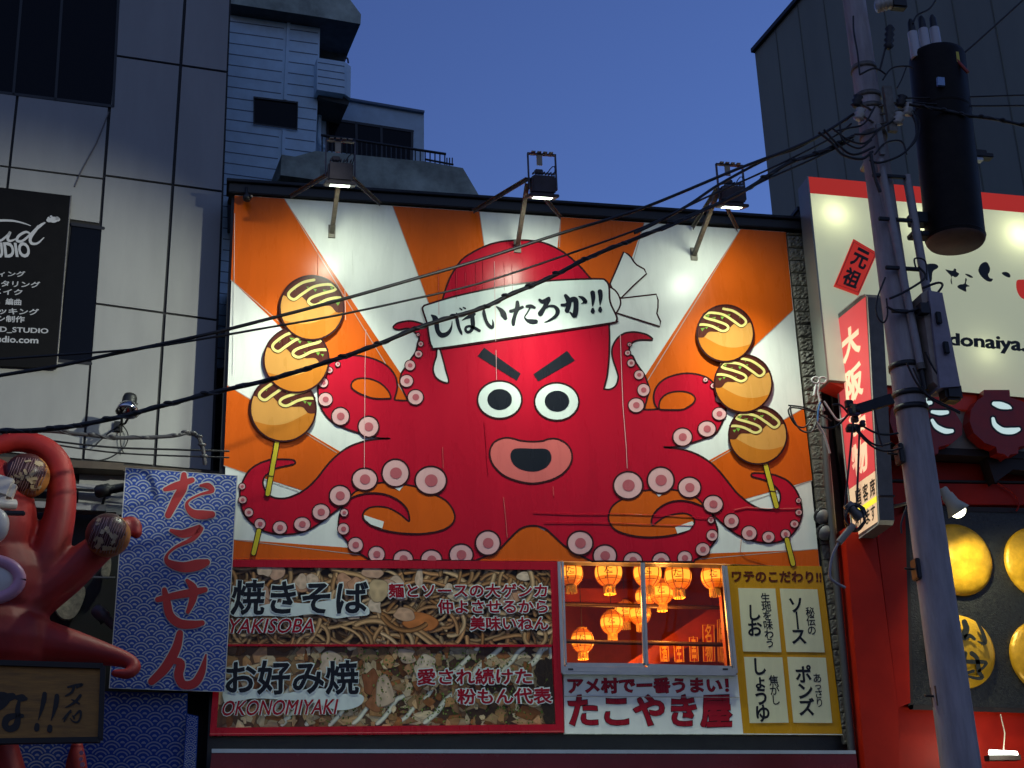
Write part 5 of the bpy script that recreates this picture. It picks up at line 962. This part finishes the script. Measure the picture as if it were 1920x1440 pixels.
# ---------------------------------------------------------------- utility pole
CONC = mat('pole_concrete', (.40, .365, .36), .75, noise=.38, nscale=2.5, stretch=(3, 3, .5), bump=.15, bscale=18); PIPE = mat('conduit_grey', (.34, .32, .32), .5, .1, noise=.2); INS = mat('porcelain', (.5, .48, .42), .25); RUBBER = mat('rubber', (.012, .012, .013), .5)
PX, PY = 7.19, -3.0
up_ = empty('utility_pole', (PX, PY, 0), 'tall concrete utility pole hung with conduits, clamps and insulators', 'utility pole'); prr = lambda z: .2185-.0070*z
m = MB(); m.tube([(PX, PY, z) for z in (0, 3, 6, 9, 12, 15)], [prr(z) for z in (0, 3, 6, 9, 12, 15)], CONC, 28); m.build('shaft', up_)
zof = lambda v: at(1700, v, PY).z
for v in (138, 190, 212, 262, 690, 742, 768):
    z = zof(v); m = MB(); m.lathe((PX, PY, z), [(prr(z)+.003, -.03), (prr(z)+.014, -.03), (prr(z)+.014, .03), (prr(z)+.003, .03)], RUBBER if v > 600 else M_STEEL, (0, 0, 1), 24); m.build('band', up_)
for (u0, v0, u1, v1, r, dy) in ((1650, 300, 1727, 690, .045, -.2), (1700, 330, 1754, 640, .05, -.16), (1640, 300, 1690, 520, .028, -.14)):
    m = MB(); p, q2 = at(u0, v0, PY+dy), at(u1, v1, PY+dy); m.tube([p, q2], r, PIPE, 12); m.tube([q2-(q2-p)*.02, q2+(q2-p).normalized()*.02], r*1.15, M_STEEL, 12); m.tube([q2, q2+(q2-p).normalized()*.25], r*.6, RUBBER, 8); m.build('conduit', up_)
for v in (350, 430, 520, 600): z = zof(v); m = MB(); m.box((PX+.02, PY-prr(z)-.05, z), (.2, .02, .02), M_DARKMETAL, bev=.005); m.build('conduit_clip', up_)
m = MB(); p, q2 = at(1608, 768, PY-.1), at(1672, 748, PY-.1); d = (q2-p).normalized(); m.box((p+q2)/2, ((q2-p).length/2, .03, .055), M_DARKMETAL, rot=(d, Vector((0, 1, 0)), d.cross(Vector((0, 1, 0))))); m.build('side_arm', up_)
for u, v in ((1718, 1068), (1756, 1306), (1686, 852)): m = MB(); m.box(at(u, v, PY), (.03, .07, .11), RUBBER, bev=.012); m.tube([at(u, v, PY), at(u-22, v-2, PY)], .012, RUBBER, 6); m.build('step_bolt', up_)
for u, v in ((1607, 190), (1612, 214), (1690, 190), (1703, 205), (1685, 222)):
    t = MB(); c = at(u, v, PY-.28); t.lathe(c, [(.03, -.08), (.065, -.06), (.04, -.03), (.065, 0), (.04, .03), (.06, .06), (.025, .08)], INS if v in (214, 222, 205) else RUBBER, (.3, -.2, 1), 14); t.tube([c, Vector((PX, PY-.1, c.z))], .014, M_STEEL, 6); t.build('insulator', up_)
m = MB(); c = at(1668, 60, PY-.25); m.lathe(c, [(.02, -.25), (.06, -.2), (.035, -.16), (.06, -.12), (.035, -.08), (.06, -.04), (.035, 0), (.06, .04), (.03, .09)], RUBBER, (.2, 0, 1), 14); m.tube([c, at(1650, 130, PY-.2)], .012, RUBBER, 6); m.build('long_insulator', up_)
m = MB(); c = at(1655, 12, PY-.25)
for k in range(4): m.lathe(c+Vector((.05*k-.06, 0, .02*k)), [(.03, -.02), (.085, 0), (.03, .02)], INS, (1, 0, .3), 14)
m.box(c+Vector((.2, 0, .06)), (.1, .06, .08), RUBBER, bev=.02); m.build('strain_insulator', up_)
m = MB(); m.box(at(1668, 205, PY-.24), (.05, .03, .3), M_STEEL); m.box(at(1650, 262, PY-.24), (.03, .02, .2), M_GALV); m.build('bracket_plate', up_)
# transformer can
tf = empty('transformer', at(1790, 455, -3.1), 'tall black cylindrical transformer with white bushings hung beside the utility pole', 'transformer'); TB = mat('transformer_black', (.014, .011, .009), .5, spec=.12, noise=.5, nscale=6, bump=.05)
T0, T1 = at(1757, 112, -3.1), at(1792, 452, -3.1); ax = (T1-T0).normalized(); ln = (T1-T0).length; tr = 53/F_PX*((T0+T1)/2-CAM).dot(_f)
m = MB(); m.lathe(T0, [(1e-4, -.10), (tr*.6, -.09), (tr*.97, -.03), (tr, .02), (tr, ln-.02), (tr*.99, ln)], TB, ax, 40)
for f_ in (.30, .305, .985): m.lathe(T0, [(tr*1.0, ln*f_-.015), (tr*1.025, ln*f_), (tr*1.0, ln*f_+.015)], TB, ax, 40)
m.build('tank', tf); m = MB(); m.lathe(T1, [(tr*.99, .001), (tr*.93, .03), (1e-4, .035)], mat('tank_base', (.16, .10, .08), .6, noise=.3), ax, 40); m.build('base', tf)
for u, v in ((1716, 96), (1736, 90), (1757, 88)):
    m = MB(); c = at(u, v, -3.15); m.tube([c-Vector((0, 0, .1)), c+Vector((0, 0, .26))], [.062, .058], mat('bushing_white', (.50, .50, .52), .3), 14); m.tube([c+Vector((0, 0, .26)), c+Vector((0, 0, .30)), c+Vector((0, 0, .40)), c+Vector((0, 0, .45))], [.05, .045, .04, .02], RUBBER, 12); m.build('bushing', tf)
m = MB(); c = at(1765, 151, -3.1)+Vector((-.0, -tr*1.012, 0)); pl = Plane(c, R(0)); m.prism([(1758, 144), (1771, 145), (1772, 160), (1759, 159)], mat('blue_label', (.25, .38, .60), .5), pl, .006, -.03); m.build('label', tf)
m = MB(); m.box(at(1793, 108, -3.4), (.03, .02, .07), mat('yellow_tag', (.6, .5, .05), .5)); m.tube([at(1793, 112, -3.4), at(1815, 136, -3.45)], .02, mat('red_handle', (.30, .03, .01), .5), 8); m.build('red_lever', tf)
for v in (410, 440): m = MB(); p, q2 = at(1712, v, -3.0), at(1750, v+5, -3.1); m.box((p+q2)/2, ((q2-p).length/2+.05, .08, .07 if v < 420 else .03), M_DARKMETAL, bev=.01); m.build('bracket', tf)
m = MB()
for u, v, w in ((1832, 288, .1), (1842, 294, .12)): m.box(at(u, v, -2.7), (w, .06, .03), RUBBER, bev=.01)
m.box(at(1832, 300, -2.7), (.06, .04, .02), M_ALU); m.tube([at(1815, 296, -2.75), at(1845, 292, -2.7)], .02, RUBBER, 6); m.build('side_bracket', tf)
# lilac grey cabinet
jb = empty('cable_cabinet', at(1765, 640, -3.3), 'lilac grey cable cabinet strapped to the right side of the utility pole', 'cabinet'); JP = Plane((0, -3.32, 0)); JG = mat('cabinet_grey', (.30, .27, .31), .55, noise=.2)
m = MB(); m.prism([(1741, 544), (1767, 549), (1801, 724), (1763, 727)], JG, JP, 0, -.3); m.build('door', jb); m = MB(); m.prism([(1727, 550), (1740, 543), (1762, 727), (1750, 715)], mat('cabinet_beige', (.36, .29, .23), .6, noise=.3), JP, -.04, -.3); m.build('side', jb)
for u, v in ((1760, 596), (1774, 652)): m = MB(); m.box(at(u, v, -3.35), (.03, .02, .07), M_DARKMETAL, bev=.008); m.build('latch', jb)
m = MB(); m.box(at(1782, 738, -3.2), (.1, .1, .1), RUBBER, bev=.03); m.build('cable_entry', jb); m = MB(); m.box(at(1731, 580, -3.3), (.05, .05, .06), RUBBER); m.build('cable_clip', jb)
# terminal cluster on the arm, clamp and wire hardware by the sign
tc = empty('cable_terminal', at(1605, 780, PY-.15), 'cluster of cable terminals and tied wires on the short pole arm', 'cable terminal')
rr = random.Random(11); m = MB()
for i in range(14): m.box(at(1604+rr.uniform(-14, 14), 776+rr.uniform(-20, 34), PY-.15+rr.uniform(-.1, .1)), (rr.uniform(.02, .055), .03, rr.uniform(.015, .05)), rr.choice((RUBBER, RUBBER, M_DARKMETAL, mat('terminal_olive', (.16, .15, .06), .5), mat('terminal_violet', (.06, .03, .10), .5))), bev=.008)
m.build('block', tc)
for p0, p1, sag in (((1600, 790), (1583, 960), 0), ((1612, 800), (1606, 962), 0), ((1608, 805), (1672, 830), 16), ((1612, 795), (1684, 812), 10), ((1600, 800), (1690, 840), 22), ((1595, 770), (1540, 800), 14), ((1590, 775), (1560, 760), -8), ((1640, 770), (1655, 838), 10)):
    m = MB(); m.tube(cr([tuple(at(lerp(p0, p1, k/6)[0], lerp(p0, p1, k/6)[1]+sag*math.sin(math.pi*k/6), PY-.2)) for k in range(7)], 3), .012, RUBBER, 5); m.build('lead', tc)
co = empty('cable_coil', at(1600, 975, PY-.3), 'small coil of black cable and splice sleeve in front of the sign foot', 'cable coil')
for k in range(4): m = MB(); m.tube([at(1603+rr.uniform(-2, 2)+(17+k)*math.cos(a), 970+(22+k*1.5)*math.sin(a), PY-.3+.02*k) for a in [2*math.pi*q/18 for q in range(19)]], .011, RUBBER, 5, caps=False); m.build('loop', co)
m = MB(); m.lathe(at(1588, 945, PY-.25), [(.05, 0), (.06, .05), (.05, .1), (.06, .15), (.05, .2)], M_GALV, (.6, 0, -.7), 12); m.tube([at(1600, 985, PY-.3), at(1572, 1018, PY-.3)], .035, mat('splice_beige', (.35, .30, .22), .6), 8); m.build('sleeve', co)
m = MB(); m.tube(cr([tuple(at(u, v, PY-.3)) for u, v in ((1572, 1018), (1560, 1045), (1556, 1080), (1566, 1092), (1585, 1102))], 4), .014, PIPE, 6); m.build('tail', co)
# pipes, bells and loose wires in the gap beside the stone pier
gp = empty('gap_pipes', (7.62, -.05, 3), 'grey conduit pipe and bundled wires running down the gap beside the stone pier', 'pipes')
for pts, r, mt in (((((1545, 780), (1552, 900), (1566, 1060), (1600, 1440))), .05, mat('gap_pipe', (.05, .05, .052), .45)), (((1534, 800), (1548, 830), (1555, 900), (1562, 985)), .018, PIPE), (((1530, 795), (1550, 830), (1559, 905), (1566, 990)), .014, PIPE), (((1585, 1000), (1602, 1120), (1628, 1300), (1640, 1440)), .035, RUBBER)):
    m = MB(); m.tube(cr([tuple(at(u, v, -.12)) for u, v in pts], 5), r, mt, 8); m.build('pipe', gp)
for u, v in ((1541, 968), (1546, 998)):
    m = MB(); c = at(u, v, -.06); m.ball(c, .105, mat('bell_grey', (.16, .16, .165), .45, noise=.3), 18, (1, .9, 1)); m.lathe(c, [(.11, -.02), (.11, .02)], M_DARKMETAL, (.2, -1, -.6), 18); tag(m.build('vent_cowl'), 'grey domed vent cowl %s on the black pier' % ('above its twin' if v < 980 else 'below its twin'), 'vent cowl', 'vent cowls beside the sign')
hw_ = empty('wire_hardware', at(1534, 725, -.6), 'white knotted wire clamp with blue and grey wires in front of the pier', 'wire clamp')
m = MB(); WHT = mat('wire_white', (.5, .5, .5), .4)
for dx in (-6, 7): m.tube([at(1535+dx+7*math.cos(a), 713+6*math.sin(a), -.6) for a in [2*math.pi*q/12 for q in range(13)]], .014, WHT, 6)
m.tube([at(1536, 718, -.6), at(1533, 735, -.6), at(1537, 752, -.6), at(1545, 770, -.62)], .016, WHT, 6); m.tube([at(1530, 722, -.6), at(1526, 742, -.6)], .018, WHT, 6); m.build('clamp', hw_)
for pts, r, mt in ((((1540, 750), (1532, 765), (1531, 790), (1520, 810), (1500, 805), (1485, 780), (1482, 762)), .012, M_CABLEG), (((1541, 752), (1528, 775), (1510, 800), (1490, 795), (1480, 765), (1530, 772)), .011, RUBBER), (((1545, 752), (1560, 775), (1572, 788), (1590, 780)), .013, WHT), (((1538, 755), (1534, 770), (1533, 790)), .016, mat('wire_blue', (.04, .16, .40), .4)), (((1478, 760), (1515, 766), (1560, 790)), .010, RUBBER), (((1530, 790), (1545, 815), (1556, 850)), .016, PIPE)):
    m = MB(); m.tube(cr([tuple(at(u, v, -.65)) for u, v in pts], 5), r, mt, 6); m.build('wire', hw_)
# ---------------------------------------------------------------- overhead cables
def cable(pts, r, lab, y0=-3.2, y1=-4.2, wrap=False, mt=RUBBER, n=6):
    c = cr(pts, n); N = len(c); P = [at(p[0], p[1], y0+(y1-y0)*i/(N-1)) for i, p in enumerate(c)]; m = MB()
    m.tube(P, r, mt, 8)
    if wrap:
        acc = 0; Q = []; rw2 = random.Random(5)
        for i in range(N-1):
            d = P[i+1]-P[i]; t = d.normalized(); u_ = t.orthogonal().normalized(); v_ = t.cross(u_); k = max(2, int(d.length/.03))
            for j in range(k):
                s_ = acc+d.length*j/k; th = s_*2*math.pi/.42; Q.append(P[i]+d*(j/k)+(u_*math.cos(th)+v_*math.sin(th))*r*.95)
            acc += d.length
        m.tube(Q, r*.38, M_CABLEG if mt is RUBBER else mt, 5)
        for i in range(3, N-3, 4): m.ball(P[i]+Vector((0, -.01, rw2.uniform(-.3, .6)*r)), r*1.25, mt, 8, (1.8, 1, .8))
    tag(m.build('overhead_cable'), lab, 'cable', 'overhead cables')
cable([(1600, 214), (1540, 252), (1480, 280), (1380, 318), (1200, 392), (1050, 438), (900, 487), (780, 522), (650, 559), (511, 596), (400, 624), (303, 645), (192, 668), (105, 687), (-10, 706), (-150, 735)], .017, 'smooth black cable crossing above the octopus headband, highest of the set')
cable([(1596, 232), (1560, 258), (1440, 318), (1320, 372), (1208, 425), (1058, 479), (900, 531), (760, 564), (622, 593), (480, 618), (400, 632), (303, 648), (240, 656), (105, 666), (-10, 674), (-150, 684)], .011, 'thin black cable just under the highest one over the headband')
cable([(1600, 255), (1540, 285), (1475, 308), (1380, 366), (1235, 430), (1113, 479), (1030, 521), (958, 552), (900, 579), (797, 610), (692, 652), (594, 685), (497, 714), (400, 736), (300, 762), (215, 784), (130, 800), (60, 807), (-10, 808), (-150, 806)], .022, 'thick wrapped black cable hanging across the headband lettering', wrap=True)
cable([(1590, 222), (1500, 275), (1440, 297), (1350, 345), (1290, 385), (1230, 418), (1190, 437)], .016, 'short black cable running beside the highest one near the pole', y1=-3.5)
cable([(1600, 262), (1520, 300), (1440, 335), (1380, 366), (1300, 405), (1240, 432)], .012, 'slim black cable below the wrapped one near the pole', y1=-3.5)
cable([(-150, 826), (0, 814), (83, 808), (160, 815), (223, 821), (319, 818), (351, 812), (370, 818), (380, 838), (384, 872)], .022, 'thick grey wrapped cable above the left figure, bending down by the billboard edge', -1.2, -.9, True, M_CABLEG)
cable([(60, 822), (200, 838), (330, 843), (430, 846)], .012, 'thin straight dark cable over the grey cladding foot', -.6, -.5)
cable([(90, 832), (230, 850), (430, 858)], .010, 'lower thin dark cable over the grey cladding foot', -.55, -.5)
cable([(1700, 184), (1800, 182), (1930, 178), (2050, 176)], .010, 'thin cable leaving the pole to the right, uppermost', -3.3, -3.3)
cable([(1712, 192), (1800, 198), (1930, 198), (2050, 200)], .011, 'thin cable leaving the pole to the right, middle of three', -3.35, -3.35)
cable([(1705, 196), (1760, 205), (1810, 216), (1870, 224), (1930, 238), (2050, 265)], .019, 'thick twisted cable leaving the pole to the right and sagging', -3.4, -3.5, True)
cable([(1800, 106), (1850, 62), (1920, -2), (1990, -70)], .012, 'black cable rising from the transformer to the top right corner', -3.2, -3.4)
cable([(1712, 44), (1720, 28), (1745, 14), (1765, -20)], .012, 'black lead rising from the first white bushing', -3.2, -3.2)
dlt = empty('drop_cables', at(1600, 250, PY-.3), 'tangle of black jumper cables round the top clamps of the utility pole', 'cables')
for pts, r in ((((1535, 248), (1560, 268), (1580, 290), (1615, 298), (1636, 284)), .016), (((1545, 243), (1570, 270), (1600, 290), (1640, 275)), .014), (((1560, 240), (1590, 262), (1622, 268), (1650, 240)), .012), (((1575, 232), (1580, 262), (1610, 278), (1634, 262)), .012), (((1705, 205), (1718, 235), (1715, 262), (1690, 290), (1650, 305), (1630, 300)), .014), (((1708, 200), (1724, 230), (1718, 262), (1700, 282)), .010), (((1640, 290), (1660, 268), (1690, 265), (1700, 290)), .011), (((1655, 150), (1672, 128), (1700, 124), (1712, 128)), .010), (((1700, 124), (1690, 150), (1682, 165)), .008), (((1600, 30), (1601, 60), (1608, 100), (1612, 140)), .011), (((1612, 140), (1640, 128), (1662, 140)), .012), (((1640, 200), (1620, 232), (1592, 240), (1565, 246)), .012), (((1690, 215), (1660, 235), (1630, 250), (1602, 252)), .012), (((1632, 285), (1640, 330), (1650, 360)), .02), (((1668, 560), (1700, 545), (1735, 520), (1722, 500)), .013), (((1662, 575), (1690, 585), (1730, 575), (1765, 540), (1760, 530), (1730, 540)), .014), (((1660, 520), (1645, 560), (1644, 590), (1656, 605), (1664, 590), (1662, 560)), .010), (((1718, 505), (1715, 485), (1735, 490), (1738, 525)), .010), (((1700, 680), (1720, 720), (1750, 750), (1790, 770), (1800, 775)), .012), (((1712, 690), (1735, 735), (1765, 755), (1800, 772)), .010), (((1735, 660), (1750, 690), (1765, 712)), .012), (((1690, 1000), (1690, 980), (1700, 950)), .01)):
    m = MB(); m.tube(cr([tuple(at(u, v, PY-.28)) for u, v in pts], 5), r, RUBBER, 6); m.build('jumper', dlt)
m = MB(); m.tube([at(1618, 318, -2.2), at(1632, 292, -2.6)], .04, mat('pale_strut', (.35, .33, .2), .5), 6); tag(m.build('pale_strut'), 'short pale strut behind the pole just above the red stripe', 'strut')
